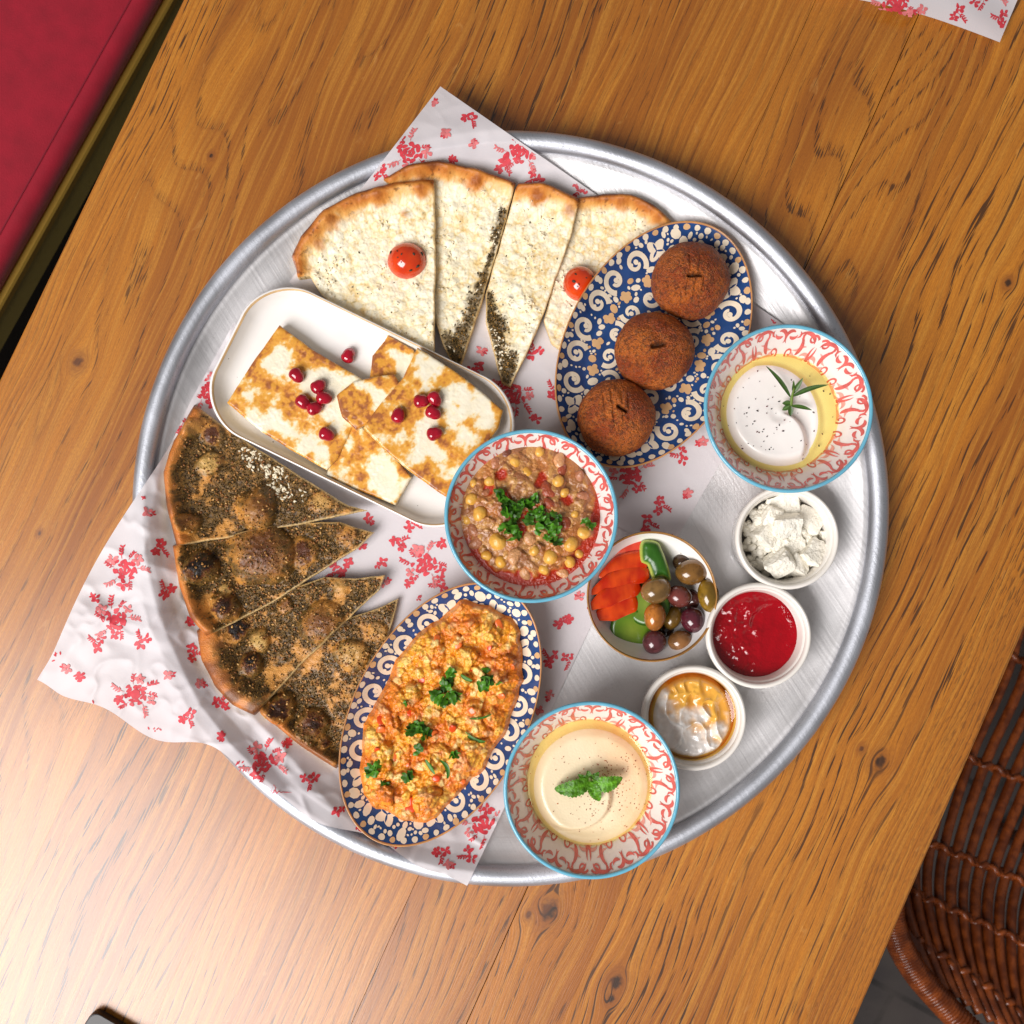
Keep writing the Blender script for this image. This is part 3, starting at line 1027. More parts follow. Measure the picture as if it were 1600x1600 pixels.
def fold_lines(x, y):
    """a few sharp creases where the sheet was crushed against the rim"""
    z = 0 * x
    for (ax, ay, bx, by, h, w) in ((235, 800, 262, 985, .0035, 30), (262, 985, 330, 1060, -.003, 26), (262, 985, 150, 960, .0028, 34), (240, 880, 300, 905, .0030, 20), (330, 1060, 300, 1150, .003, 30), (330, 1060, 420, 1150, .0035, 24), (300, 905, 262, 985, -.0025, 18), (420, 1150, 520, 1260, .004, 30), (470, 1230, 620, 1330, .003, 22), (255, 700, 240, 820, .003, 20), (150, 960, 90, 1050, .002, 30), (360, 1210, 420, 1150, -.003, 24)):
        d, _, _ = seg_dist(x, y, poly([(ax, ay), (bx, by)], .025))
        z = z + h * np.clip(1 - d / plen(w, .025), 0, 1)
    return z


def sheetB_z(x, y):
    r = np.hypot(x - TC[0], y - TC[1])
    big, rid, rid2 = crumple(x, y, 71)
    left = sstep(-.16, -.20, x)
    out = sstep(RF - .03, RF + .02, r)
    return under_plates(x, y, support(x, y) + .0009 + out * (.0045 * np.abs(big) + .0006 * rid * left + .0008 * rid2) + fold_lines(x, y) * out + .0009 * rid2 * sstep(RF - .06, RF - .02, r) + sstep(RT, RT + .05, r) * (.009 * (fbm(x, y, 11, 5, 1) - .5) + .003))


A_px = [(688, 135), (1243, 520), (960, 1010), (452, 440)]
shA = Sheet(A_px, sheetA_z)
paperA = mesh("paper_sheet", shA.V, shA.F, m_paper, label="white floral paper whose pointed corner crosses the tray's top rim", cat="paper")
paper_prints(shA, [(676, 160, 's'), (735, 180, 'm'), (640, 238, 'b'), (697, 208, 's'), (740, 226, 's'), (708, 252, 's'), (812, 238, 'b'), (785, 258, 'm'), (838, 276, 'm'), (908, 292, 'm'),
                   (592, 268, 'm'), (520, 455, 's'), (752, 548, 's'), (742, 575, 'm'), (800, 618, 'b'), (836, 552, 'm'), (838, 655, 's'), (1066, 712, 'm'), (985, 742, 'b'), (1030, 790, 'm'),
                   (1208, 492, 'm'), (1160, 745, 's'), (1060, 660, 's'), (925, 745, 's'), (965, 690, 'm'), (1098, 690, 's'), (1046, 842, 's'), (1090, 795, 'l'), (868, 612, 'm'), (772, 600, 's'), (1010, 818, 'm'), (856, 690, 's'), (720, 548, 'l'), (1075, 770, 's')], 3, paperA, .00022)
B_px = [(365, 505), (990, 838), (730, 1384), (58, 1062)]


def bulgeB(u, v):
    d = np.zeros(u.shape + (2,))
    d[..., 1] += (-27 * np.exp(-((u - .43) / .08) ** 2) + 12 * np.exp(-((u - .62) / .06) ** 2) + 6 * np.sin(u * 30)) * sstep(.8, 1.0, v) * sstep(0, .06, u) * sstep(1, .9, u)
    d[..., 0] += 10 * np.sin(v * 7) * sstep(.1, 0, u) * sstep(.2, .4, v) * sstep(1, .9, v)
    return d


shB = Sheet(B_px, sheetB_z, bulge=bulgeB)
paperB = mesh("paper_sheet", shB.V, shB.F, m_paper, label="crumpled white floral paper drooping over the tray's left rim under herb bread", cat="paper")
itemsB = [(195, 890, 'b'), (180, 968, 'b'), (150, 935, 's'), (155, 1005, 'm'), (212, 1085, 'b'), (248, 855, 'm'), (262, 925, 'm'), (224, 1003, 'm'), (90, 1025, 'l'), (126, 1058, 's'), (136, 1098, 'l'),
          (262, 1055, 's'), (312, 1068, 's'), (292, 1118, 'm'), (240, 1140, 'l'), (412, 1190, 'b'), (345, 1150, 's'), (345, 1100, 'm'), (300, 1020, 'm'), (297, 970, 's'), (484, 1215, 'm'), (448, 1162, 's'), (526, 1268, 's'), (372, 1195, 'l'),
          (345, 537, 's'), (318, 607, 'b'), (286, 660, 'm'), (378, 672, 'l'), (640, 818, 'm'), (545, 878, 's'), (598, 878, 's'), (690, 912, 'm'), (722, 862, 'm'), (760, 880, 's'), (528, 890, 'm'), (600, 965, 'm'), (575, 810, 's'),
          (655, 935, 'l'), (872, 975, 's'), (890, 1028, 'm'), (888, 968, 's'), (860, 1085, 's'), (755, 1288, 'b'), (735, 1335, 'm'), (690, 1330, 'm'), (640, 1348, 'l'), (560, 1300, 's'), (700, 1350, 's'), (612, 1330, 'm'), (230, 800, 's'), (222, 775, 'l'), (622, 850, 'm'), (664, 882, 'b'), (566, 852, 's'), (640, 908, 's'), (906, 932, 's'), (862, 1030, 'm'), (842, 1110, 's'), (532, 862, 'l'), (690, 850, 's'), (600, 910, 's'), (105, 1045, 's')]
paper_prints(shB, itemsB, 11, paperB, .00022)
# the little hand-written flourish on the sheet
pr = Print()
xs = np.linspace(418, 456, 60)
pr.stroke(np.c_[xs, 1237 + 3.2 * np.sin((xs - 418) * .95) * np.exp(-((xs - 428) / 9) ** 2) + .04 * (xs - 430)], 1.3)
pr.stroke([(425, 1232), (428, 1226), (431, 1231), (429, 1240)], 1.3)
v = np.concatenate(pr.V); W = unproject_on(v[:, 0], v[:, 1], sheetB_z); W[:, 2] += .0003
mesh("script_flourish", W, np.concatenate(pr.F), m_ink, paperB)


def sheetC_z(x, y):
    a, b = P2(1300, 0), P2(1560, 65)
    return .003 + .008 * fbm(x, y, 18, 3, 2)


C_px = [(1562, 66), (1640, -120), (1330, -260), (1240, -14)]
shC = Sheet(C_px, sheetC_z, 90, 90, bulge=lambda u, v: np.stack([0 * u, (14 * np.sin(v * math.pi)) * sstep(.6, 0, u) * -1], -1))
paperC = mesh("paper_sheet", shC.V, shC.F, m_paper, label="corner of another floral paper at the photo's top right on bare wood", cat="paper")
paper_prints(shC, [(1495, 20, 'm'), (1400, 6, 'b'), (1567, 30, 'm'), (1440, 16, 's'), (1540, -15, 'b'), (1470, -40, 'b')], 17, paperC, .00025)

# ---- round bowls with red scrollwork
m_glaze = material("cream_glaze", lin(240, 230, 224), .16, spec=.5, coat=.3, noise=(40, .03))
m_scroll = material("coral_scroll_paint", lin(216, 100, 94), .18, coat=.3, noise=(160, .28))
m_scroll2 = material("pale_scroll_paint", lin(234, 160, 150), .18, coat=.3, noise=(160, .2))
m_bluerim = material("sky_blue_rim", lin(108, 180, 206), .2, coat=.4, noise=(120, .1))
BOWL_IN = [(0, .0075), (.42, .0082), (.55, .0125), (.70, .0245), (.82, .0375), (.92, .0475), (1.0, .0545)]


def lift(prof, dz, sc):
    return [(r * sc, z + dz) for r, z in prof]


def bowl(px, py, rpx, label, seed, h=.0555, rot=0.0, zb=None):
    zb = ZF + .0012 if zb is None else zb
    zt = zb + h
    c = P2(px, py, zt); R = plen(rpx, zt)
    t = thing("patterned_bowl", (*c, zb), label, "bowl", "blue-rimmed bowls painted with red scrolls")
    k = h / .0555
    inn = [(r * (R - .0012), zb + z * k) for r, z in BOWL_IN]
    zs = lambda r: np.interp(r, [a for a, _ in inn], [b for _, b in inn])
    fine = [(r, float(zs(r))) for r in np.linspace(0, R - .0012, 40)]
    out = [(R - .0002, zt - .0012), (R * .985, zt - .006), (R * .93, zb + .041 * k), (R * .80, zb + .024 * k), (R * .62, zb + .009 * k), (R * .48, zb + .0045), (R * .46, zb), (R * .42, zb), (0, zb + .002)]
    V, F = loft(c, circle(144), fine + out)
    body = mesh("bowl_wall", V, F[:, ::-1], m_glaze, t)
    V, F = torus(c, R - .0007, .0013, zt - .0003, 144, 10)
    mesh("blue_rim", V, F, m_bluerim, t)
    # scrollwork on the inner wall, drawn in polar millimetres
    Rg = np.random.default_rng(seed)
    red, pale = Print(), Print()
    NM = 7
    r0 = R * .985; band = R * .30

    def pol(pts, th, hand):
        p = np.asarray(pts, float)                     # (along in units of repeat, depth 0 rim .. 1)
        a = th + hand * p[:, 0] * 2 * math.pi / NM
        rad = r0 - .0012 - p[:, 1] * band
        return np.c_[rad * np.cos(a), rad * np.sin(a)]

    w = .00165
    for j in range(NM * 2):
        th = rot + (j // 2) * 2 * math.pi / NM; hand = 1 if j % 2 else -1
        def cs(c0, rx, ry, a0, a1, ww, tgt=red, n=16):
            a = np.linspace(a0, a1, n)
            tgt.crescent(pol(np.c_[c0[0] + rx * np.cos(a), c0[1] + ry * np.sin(a)], th, hand), ww)
        def sp(c0, rx, ry, a0, turns, ww, tgt=red, n=26):
            s = np.linspace(0, 1, n); a = a0 + s * turns * 2 * math.pi; k_ = 1 - .8 * s
            tgt.stroke(pol(np.c_[c0[0] + rx * k_ * np.cos(a), c0[1] + ry * k_ * np.sin(a)], th, hand), ww * (1.0 - .45 * s))
        sp((.09, .18), .07, .16, -2.8, 1.15, w * .75)
        cs((.20, .34), .15, .30, 3.3, 5.6, w * 1.15)
        cs((.17, .62), .14, .26, .2, 2.9, w * 1.5, pale)
        cs((.30, .50), .10, .30, 2.2, 4.3, w * 1.4)
        sp((.36, .72), .07, .17, 1.4, -1.1, w * .7)
        cs((.42, .28), .08, .22, 4.2, 7.1, w * 1.1)
        cs((.40, .16), .06, .12, .6, 3.2, w * .9)
        cs((.07, .80), .09, .17, 3.6, 6.0, w * 1.0, pale)
        cs((.26, .92), .16, .12, 3.4, 5.9, w * .7, pale)
        cs((.02, .52), .05, .26, 1.2, 3.9, w * .9)
        pale.crescent(pol([(.12, .42), (.18, .46), (.25, .60), (.32, .62)], th, hand), w * .8)
        red.crescent(pol([(.22, .05), (.25, .14), (.24, .24), (.20, .30)], th, hand), w * .95)
        red.crescent(pol([(.32, .04), (.29, .12), (.30, .20), (.34, .26)], th, hand), w * .85)
    fxy = lambda v: v + c
    zf = lambda x, y: zs(np.hypot(x - c[0], y - c[1]))
    red.build("red_scrolls", zf, m_scroll, body, .00042, fxy)
    pale.build("pale_scrolls", zf, m_scroll2, body, .00036, fxy)
    return dict(t=t, c=c, R=R, zb=zb, zt=zt, zs=zs)


B_foul = bowl(830, 806, 134.5, "blue-rimmed scroll-patterned bowl of bean stew at the tray's centre", 1, rot=.3)
B_lab = bowl(1232, 638, 131.5, "blue-rimmed scroll-patterned bowl of white labneh at the tray's right rim", 2, rot=1.1)
B_hum = bowl(924.5, 1234.5, 135.5, "blue-rimmed scroll-patterned bowl of hummus at the tray's bottom rim", 3, rot=2.0)

# ---- oval plates with blue and cream ornament
m_navy = material("navy_glaze", lin(36, 70, 122), .2, coat=.3, noise=(50, .28))
m_cream = material("cream_slip", lin(238, 222, 198), .24, coat=.25, noise=(200, .05))
m_tan = material("tan_slip", lin(216, 172, 124), .28, coat=.2, noise=(180, .12))
m_tanrim = material("tan_glaze_rim", lin(196, 138, 84), .3, coat=.2, noise=(150, .2))
PL_IN = [(0, .0052), (.5, .0056), (.68, .0078), (.84, .0135), (.94, .0195), (1.0, .0235)]


def oval_plate(px, py, apx, bpx, phi, label, zb):
    zt = zb + .0235
    c = P2(px, py, zt); a, b = plen(apx, zt), plen(bpx, zt)
    t = thing("oval_plate", (*c, zb), label, "plate", "oval blue and cream ornament plates")
    vd = np.array([math.sin(phi), math.cos(phi)]); ud = np.array([vd[1], -vd[0]])
    th = np.arange(168) * 2 * math.pi / 168
    ol = (b * np.cos(th))[:, None] * ud + (a * np.sin(th))[:, None] * vd
    zs = lambda s: zb + np.interp(s, [q for q, _ in PL_IN], [q for _, q in PL_IN])
    prof_in = [(s, float(zs(s))) for s in np.linspace(0, .985, 34)]
    V, F = loft(c, ol, prof_in); well = mesh("plate_well", V, F, m_navy, t)
    V, F = loft(c, ol, [(.984, float(zs(.984))), (.992, zt + .0003), (1.0, zt - .0004), (1.003, zt - .0016), (.99, zt - .004), (.9, zb + .013), (.72, zb + .004), (.60, zb + .0012), (.58, zb), (.54, zb), (0, zb + .001)])
    mesh("plate_edge", V, F, m_tanrim, t)
    rho = lambda x, y: np.hypot(((x - c[0]) * ud[0] + (y - c[1]) * ud[1]) / b, ((x - c[0]) * vd[0] + (y - c[1]) * vd[1]) / a)
    zf = lambda x, y: zs(np.minimum(rho(x, y), .985))
    cr, tn, nv = Print(), Print(), Print()
    occ = []

    def el(s, ang):
        return np.array([b * s * math.cos(ang), a * s * math.sin(ang)])

    # equal arc-length stations round the ellipse
    tt = np.linspace(0, 2 * math.pi, 2001); xx = b * np.cos(tt); yy = a * np.sin(tt)
    cl = np.r_[0, np.cumsum(np.hypot(np.diff(xx), np.diff(yy)))]
    def stations(n, off=0.0):
        return np.interp(((np.arange(n) + off) / n * cl[-1]) % cl[-1], cl, tt)
    R = np.random.default_rng(int(px))
    def ang_out(q):
        return math.atan2(q[1] / a ** 2, q[0] / b ** 2)
    # beads along the edge
    for i, q_ in enumerate(stations(62)):
        q = el(.958, q_)
        (cr if i % 3 else tn).blob(q, R.uniform(.0019, .0026), R.uniform(.0016, .0021), ang_out(q) + math.pi / 2, 9, .05, i)
    # flower pairs at the four ends
    for e in (math.pi / 2, 1.5 * math.pi, math.pi / 2 + .62, math.pi / 2 - .62, 1.5 * math.pi + .62, 1.5 * math.pi - .62):
        q = el(.82, e); r = .0062; ao = ang_out(q)
        for k in range(4):
            aa = ao + math.pi / 4 + k * math.pi / 2
            cr.blob(q + r * .62 * np.array([math.cos(aa), math.sin(aa)]), r * .62, r * .5, aa, 12, .08, 2)
        for k in range(3):
            aa = ao + k * 2 * math.pi / 3 + .3
            nv.crescent([q - r * .1 * np.array([math.cos(aa), math.sin(aa)]), q + r * .3 * np.array([math.cos(aa), math.sin(aa)]), q + r * .6 * np.array([math.cos(aa), math.sin(aa)]), q + r * .85 * np.array([math.cos(aa), math.sin(aa)])], r * .22)
        occ.append((q, r * 1.25))
    # large scrolls, handed in pairs
    def scroll(q, r, ang, hand, tip=.9):
        if any(np.hypot(*(q - o)) < (r + rr) * .74 for o, rr in occ): return
        P_ = spiral(q, r, 1.12, ang, hand, .26, 30)
        cr.stroke(P_, np.linspace(1.0, .55, 30) * r * .48)
        cr.blob(q + r * .12 * np.array([math.cos(ang + 2), math.sin(ang + 2)]), r * .24, r * .22, 0, 10)
        cr.blob(q + r * .42 * np.array([math.cos(ang + hand * 3.9), math.sin(ang + hand * 3.9)]), r * .15, r * .15, 0, 8)
        occ.append((q, r * 1.1))
    for i, q_ in enumerate(stations(20, .5)):
        q = el(.80, q_); scroll(q, .0078, ang_out(q) + (0.6 if i % 2 else -.6) + math.pi, 1 if i % 2 else -1)
    # tan flowers and inner scrolls
    def tanflower(q, r):
        if any(np.hypot(*(q - o)) < (r + rr) * .78 for o, rr in occ): return
        for k in range(5):
            aa = k * 2 * math.pi / 5 + R.uniform(0, 1)
            tn.blob(q + r * .5 * np.array([math.cos(aa), math.sin(aa)]), r * .52, r * .44, aa, 9)
        tn.blob(q, r * .4, r * .4, 0, 8)
        occ.append((q, r * 1.05))
    for i, q_ in enumerate(stations(15, .25)):
        tanflower(el(.60, q_), .0044)
    for i, q_ in enumerate(stations(12, .1)):
        q = el(.44, q_); scroll(q, .0072, ang_out(q) + (1.0 if i % 2 else -1.0), 1 if i % 2 else -1)
    for i, q_ in enumerate(stations(8, .4)):
        tanflower(el(.26, q_), .0046)
    for vv in (-.04, -.02, 0, .02, .04):
        scroll(np.array([.0, vv]), .0060, vv * 90, 1 if int(vv * 100) % 4 else -1)
    # leaf ovals and dots fill what is left
    for rad, tries, tgt in ((.0036, 900, cr), (.0028, 1500, cr), (.0020, 3000, cr), (.0013, 5000, cr), (.0008, 5000, cr)):
        for _ in range(tries):
            s = math.sqrt(R.random()) * .925; q = el(s, R.uniform(0, 6.2832))
            ok = all(np.hypot(*(q - o)) > rr + rad * .98 for o, rr in occ)
            if ok:
                (tn if (s < .7 and R.random() < .35) else tgt).blob(q, rad * R.uniform(.9, 1.25), rad * R.uniform(.7, .95), R.uniform(0, 3.1), 9)
                occ.append((q, rad))
    fxy = lambda v: c + v[:, :1] * ud + v[:, 1:] * vd
    cr.build("cream_ornament", zf, m_cream, well, .00030, fxy)
    tn.build("tan_ornament", zf, m_tan, well, .00034, fxy)
    nv.build("navy_petals", zf, m_navy, well, .00042, fxy)
    for o in well.children:
        if 'ornament' in o.name or 'petals' in o.name: o['kind'] = 'stuff'
    return dict(t=t, c=c, a=a, b=b, zs=zs, rho=rho, zb=zb, ud=ud, vd=vd)


PLT_fal = oval_plate(1022, 537, 209, 137, math.radians(28), "oval navy and cream plate under three falafel at the tray's upper right", OBST[0][5])
PLT_egg = oval_plate(688, 1116, 220, 135, math.radians(28), "oval navy and cream plate heaped with scrambled eggs at the bottom", OBST[1][5])

# ---- white stoneware dish for the fried cheese
zb = DISH_ZB; DZ = zb
dc = P2(567, 637, .019); dphi = math.radians(-26)
dx = np.array([math.cos(dphi), math.sin(dphi)]); dy = np.array([-dx[1], dx[0]])
hw, hh = plen(232, .019), plen(126, .019)
rr = round_rect(hw, hh, plen(74, .024), 14)
# bow the sides out slightly
rr = rr * np.c_[1 + .035 * (1 - (rr[:, 1] / hh) ** 2), 1 + .05 * (1 - (rr[:, 0] / hw) ** 2)] / 1.02
dol = rr[:, :1] * dx + rr[:, 1:] * dy
dish = thing("serving_dish", (*dc, zb), "white speckled rectangular dish with rounded corners holding fried cheese", "dish")
g = NG("speckled_white_glaze"); tc = g.N.new("ShaderNodeTexCoord")
vo = g.N.new("ShaderNodeTexVoronoi"); vo.inputs["Scale"].default_value = 150; g.L.new(tc.outputs["Object"], vo.inputs["Vector"])
spk = g.math('MULTIPLY', g.rng(vo.outputs["Distance"], .05, .11, 1, 0), g.rng(g.noise(tc.outputs["Object"], 260, 1), .5, .6))
c = g.mixc(g.rng(g.noise(tc.outputs["Object"], 20, 3), .3, .7), lin(242, 237, 233), lin(246, 243, 241))
c = g.mixc(g.math('MULTIPLY', spk, .75), c, lin(70, 50, 36))
g.L.new(c, g.b.inputs["Base Color"]); g.b.inputs["Roughness"].default_value = .22; g.b.inputs["Coat Weight"].default_value = .2
m_white = g.m
DFL = zb + .005
inn = [(0, DFL), (.74, DFL), (.86, DFL + .0004), (.915, DFL + .0022), (.945, DFL + .0060), (.965, DFL + .0105), (.970, DFL + .0118)]
V, F = loft(dc, dol, inn); dwell = mesh("dish_well", V, F, m_white, dish)
m_tanedge = material("bare_tan_edge", lin(214, 178, 130), .35, coat=.15, noise=(60, .3))
V, F = loft(dc, dol, [(.969, DFL + .0117), (.974, DFL + .0125), (.981, DFL + .0129)]); mesh("tan_band", V, F, m_tanedge, dwell)
V, F = loft(dc, dol, [(.9805, DFL + .01288), (.990, DFL + .0129), (.997, DFL + .0120), (1.0, DFL + .0105), (.985, DFL + .006), (.93, zb + .003), (.82, zb + .001), (.8, zb), (0, zb + .0005)]); mesh("dish_edge", V, F, m_white, dish)

# ---- small bowl with a brown edge
zb = ZF + .0006; zt = zb + .036
cc = P2(1019, 932, zt); Rc = plen(102, zt)
small = thing("stoneware_bowl", (*cc, zb), "small cream stoneware bowl with a brown edge holding olives and vegetables", "bowl")
inn_s = [(0, .005), (.35, .0055), (.6, .011), (.8, .0205), (.93, .030), (.965, .0335)]
zs_small = lambda r: zb + np.interp(r / Rc, [q for q, _ in inn_s], [q for _, q in inn_s])
V, F = loft(cc, circle(128), [(s * Rc, float(zs_small(s * Rc))) for s in np.linspace(0, .965, 26)]); mesh("bowl_wall", V, F, m_white, small)
m_brown = material("brown_glaze_edge", lin(166, 118, 60), .25, coat=.3, noise=(90, .3))
V, F = loft(cc, circle(128), [(.964 * Rc, zb + .0334), (.975 * Rc, zt - .0006), (.99 * Rc, zt), (1.0 * Rc, zt - .0012), (.99 * Rc, zt - .0035)]); mesh("brown_edge", V, F, m_brown, small)
V, F = loft(cc, circle(128), [(.9895 * Rc, zt - .0034), (.93 * Rc, zb + .022), (.75 * Rc, zb + .010), (.5 * Rc, zb + .002), (.48 * Rc, zb), (0, zb)]); mesh("bowl_outside", V, F, m_white, small)
ZSB = zb

# ---- ramekins
m_ram = material("white_porcelain", lin(240, 234, 226), .16, coat=.3, noise=(30, .02))


def ramekin(px, py, rpx, label):
    zb = ZF + .0006; zt = zb + .036
    c = P2(px, py, zt); R = plen(rpx, zt)
    t = thing("ramekin", (*c, zb), label, "ramekin", "small white ramekins")
    inn = [(0, zb + .004), (R * .70, zb + .0042), (R * .775, zb + .0075), (R * .80, zb + .014), (R * .83, zb + .027), (R * .855, zt - .0062)]
    zs = lambda r: np.interp(r, [q for q, _ in inn], [q for _, q in inn])
    V, F = loft(c, circle(112), inn + [(R * .862, zt - .0050), (R * .89, zt - .0042)]); mesh("inner_wall", V, F, m_ram, t)
    V, F = loft(c, circle(112), [(R * .8895, zt - .0043), (R * .900, zt - .0016), (R * .925, zt - .0002), (R * .955, zt), (R * .985, zt - .0008), (R * 1.0, zt - .003), (R * .995, zt - .006), (R * .965, zt - .008), (R * .955, zt - .012), (R * .90, zb + .004), (R * .87, zb), (0, zb)])
    mesh("rim", V, F, m_ram, t)
    return dict(t=t, c=c, R=R, zb=zb, zt=zt, zs=zs)


R_feta = ramekin(1231, 840, 81.5, "white ramekin of crumbled feta just below the labneh bowl")
R_jam = ramekin(1186.5, 993.5, 82.5, "white ramekin filled with dark red jam")
R_hon = ramekin(1085, 1122.5, 82, "white ramekin of cream and honey beside the hummus bowl")

# ================================================================== FOOD
m_cheesebread = material("cheese_bread", None, .5, spec=.35, noise=(420, .05), bump=(420, .0005))
m_zbread = material("herb_bread", None, .42, spec=.45, coat=.3, coat_rough=.3, noise=(700, .12), bump=(1300, .0007))
m_crumb = material("herb_crumbs", None, .6, spec=.3)
m_seed = material("sesame_seeds", None, .4, spec=.5)
m_curd = material("cheese_curds", lin(236, 224, 196), .45)


def rand_rots(n, R, flat=False):
    return [rot_xyz(R.normal(0, .35) if flat else R.uniform(0, 6.28), R.normal(0, .35) if flat else R.uniform(0, 6.28), R.uniform(0, 6.28)) for _ in range(n)]


def edge_round(sd, r, depth):
    return -depth * (1 - np.sqrt(np.clip(1 - (1 - np.clip(sd / r, 0, 1)) ** 2, 0, 1)))


def bread_slice(outline_px, crust_px, lift, label, kind, seed, spots=(), bubbles=(), herb=(), tilt=(0, 0, 0), crustw=11.0, thick=.0062, group=None, curds=(), bare=1.0, znom=.013):
    O = poly(outline_px, znom + lift); O = rough_poly(O, .004, .0007, seed)
    CR = smooth_open(poly(crust_px, znom + lift), 5)
    cw = crustw * .00045
    sp = [(P2(x, y, znom + lift), plen(r, .02), s) for x, y, r, s in spots]
    bb = [(P2(x, y, znom + lift + .004), plen(r, .02), h, ch) for x, y, r, h, ch in bubbles]
    hb = [(poly(l, znom + lift), plen(w, .02)) for l, w in herb]
    c0 = O.mean(0)

    def zbase(x, y):
        return support(x, y) + .0012 + lift + tilt[0] * (x - c0[0]) + tilt[1] * (y - c0[1])

    def dome(x, y):
        z = np.zeros(np.shape(x))
        for q, r, h, ch in bb:
            wob = 1 + .75 * (fbm(x, y, .8 / r, seed + 3, 3) - .5)
            d = np.hypot(x - q[0], (y - q[1])) / (r * wob)
            z = np.maximum(z, 1.85 * h * r * np.clip(1 - d * d, 0, 1) ** .60)
        return z

    def zf(x, y, sd):
        dc_, _, _ = seg_dist(x, y, CR)
        z = zbase(x, y) + thick
        bul = np.exp(-((dc_ - cw * .9) / (cw * .75)) ** 2)
        z = z + (.0042 if kind == 'cheese' else .0062) * bul * (.75 + .5 * fbm(x, y, 60, seed + 8, 2))
        z = z + .0030 * (fbm(x, y, 45, seed, 3) - .5)
        near = sstep(cw * 2.2, 0, dc_)
        z = z + edge_round(sd, .0038, .0052) * near + edge_round(sd, .0012, .0008) * (1 - near)
        if kind == 'cheese':
            f1, f2, _ = worley(x, y, 330, seed); g1, _, _ = worley(x, y, 620, seed + 2)
            z = z + (1 - near) * (.0030 * (1 - worley(x + .003 * (fbm(x, y, 260, seed + 2, 4) - .5), y + .003 * (fbm(x, y, 55, seed + 1, 4) - .5), 165, seed)[0]) * fbm(x, y, 90, seed + 6, 2) + .0006 * (1 - g1))
            for q, r, s in sp:
                d = np.hypot(x - q[0], y - q[1]) / r
                z = z + .0022 * np.exp(-d * d * 1.3)
        else:
            dz = dome(x, y)
            z = z + dz + .0016 * sstep(.0008, .003, dz) * (fbm(x, y, 260, seed + 14, 4) - .5)
            z = z + (1 - near) * .0011 * (fbm(x, y, 420, seed + 4, 3) - .5)
        return z

    def cheese_col(x, y, sd, z):
        dc_, _, _ = seg_dist(x, y, CR)
        n = fbm(x, y, 55, seed + 1, 4); n2 = fbm(x, y, 260, seed + 2, 4); n3 = fbm(x, y, 900, seed + 3, 2)
        ch = mix(lin(248, 236, 202), lin(240, 212, 150), sstep(.36, .66, n * .6 + n2 * .4))
        wx = x + .003 * (n2 - .5); w1, w2, wi = worley(wx, y + .003 * (n - .5), 165, seed)
        ch = mix(ch, lin(252, 245, 222), sstep(.0, .30, w2 - w1) * (.30 + .55 * wi))
        ch = mix(ch, lin(252, 248, 236), sstep(.6, .8, n3) * .35)
        ch = mix(ch, lin(222, 180, 106), sstep(.60, .74, n2 * .7 + n * .3) * .6)
        t = dc_ / cw + (n - .5) * 2.6 + (n2 - .5) * .8
        cru = mix(lin(112, 54, 18), lin(196, 116, 46), sstep(-.3, .9, t))
        cru = mix(cru, lin(232, 172, 92), sstep(.7, 1.9, t))
        cru = mix(cru, lin(110, 58, 24), sstep(.66, .75, fbm(x, y, 420, seed + 30, 3)) * .7)
        col = mix(cru, ch, sstep(1.5, 2.7, t))
        for q, r, s in sp:
            d = np.hypot(x - q[0], y - q[1]) / r + (n2 - .5) * .7
            col = mix(col, lin(206, 128, 52), sstep(1.15, .5, d) * s)
            col = mix(col, lin(150, 76, 26), sstep(.62, .15, d) * s * .8)
        for l, w in hb:
            d, _, _ = seg_dist(x, y, l)
            m = sstep(1.05, .35, d / w + (n2 - .5) * 1.3 + (n3 - .5) * .5)
            hc = mix(lin(58, 46, 26), lin(126, 96, 46), n3)
            col = mix(col, hc, m * .93)
        fl = sstep(.775, .80, fbm(x, y, 620, seed + 77, 2))
        col = mix(col, lin(84, 72, 40), fl * .35 * sstep(2, 4, t))
        return mix(col, lin(226, 188, 124), sstep(.0013, .0003, sd) * sstep(1.2, 2, dc_ / cw) * .7)

    def zaatar_col(x, y, sd, z):
        dc_, _, _ = seg_dist(x, y, CR)
        n = fbm(x, y, 50, seed + 1, 4); n2 = fbm(x, y, 240, seed + 2, 4); n3 = fbm(x, y, 900, seed + 3, 2); n4 = fbm(x, y, 1600, seed + 5, 1)
        dough = mix(lin(222, 160, 78), lin(196, 124, 48), n2)
        t = dc_ / cw + (n - .5) * 1.1 + (n2 - .5) * .5
        cru = mix(lin(100, 48, 18), lin(208, 122, 48), sstep(-.35, .55, t))
        cru = mix(cru, lin(222, 144, 66), sstep(.5, 1.1, t))
        cru = mix(cru, lin(112, 56, 22), sstep(.50, .72, fbm(x, y, 55, seed + 60, 4)) * .7)
        cru = mix(cru, lin(60, 30, 16), sstep(.62, .74, fbm(x, y, 45, seed + 61, 4)) * .7)
        base = mix(cru, dough, sstep(1.1, 1.6, t))
        hc = mix(lin(56, 42, 18), lin(114, 88, 38), sstep(.3, .7, n3))
        hc = mix(hc, lin(140, 100, 46), sstep(.62, .75, n4) * .7)
        cov = sstep(.36, .52, n * .6 + n2 * .4 + .065 * bare)
        edge = sstep(.95, 1.55, t + (n2 - .5) * 1.2)
        dm = np.zeros(np.shape(x)); char = np.zeros(np.shape(x)); pale = np.zeros(np.shape(x))
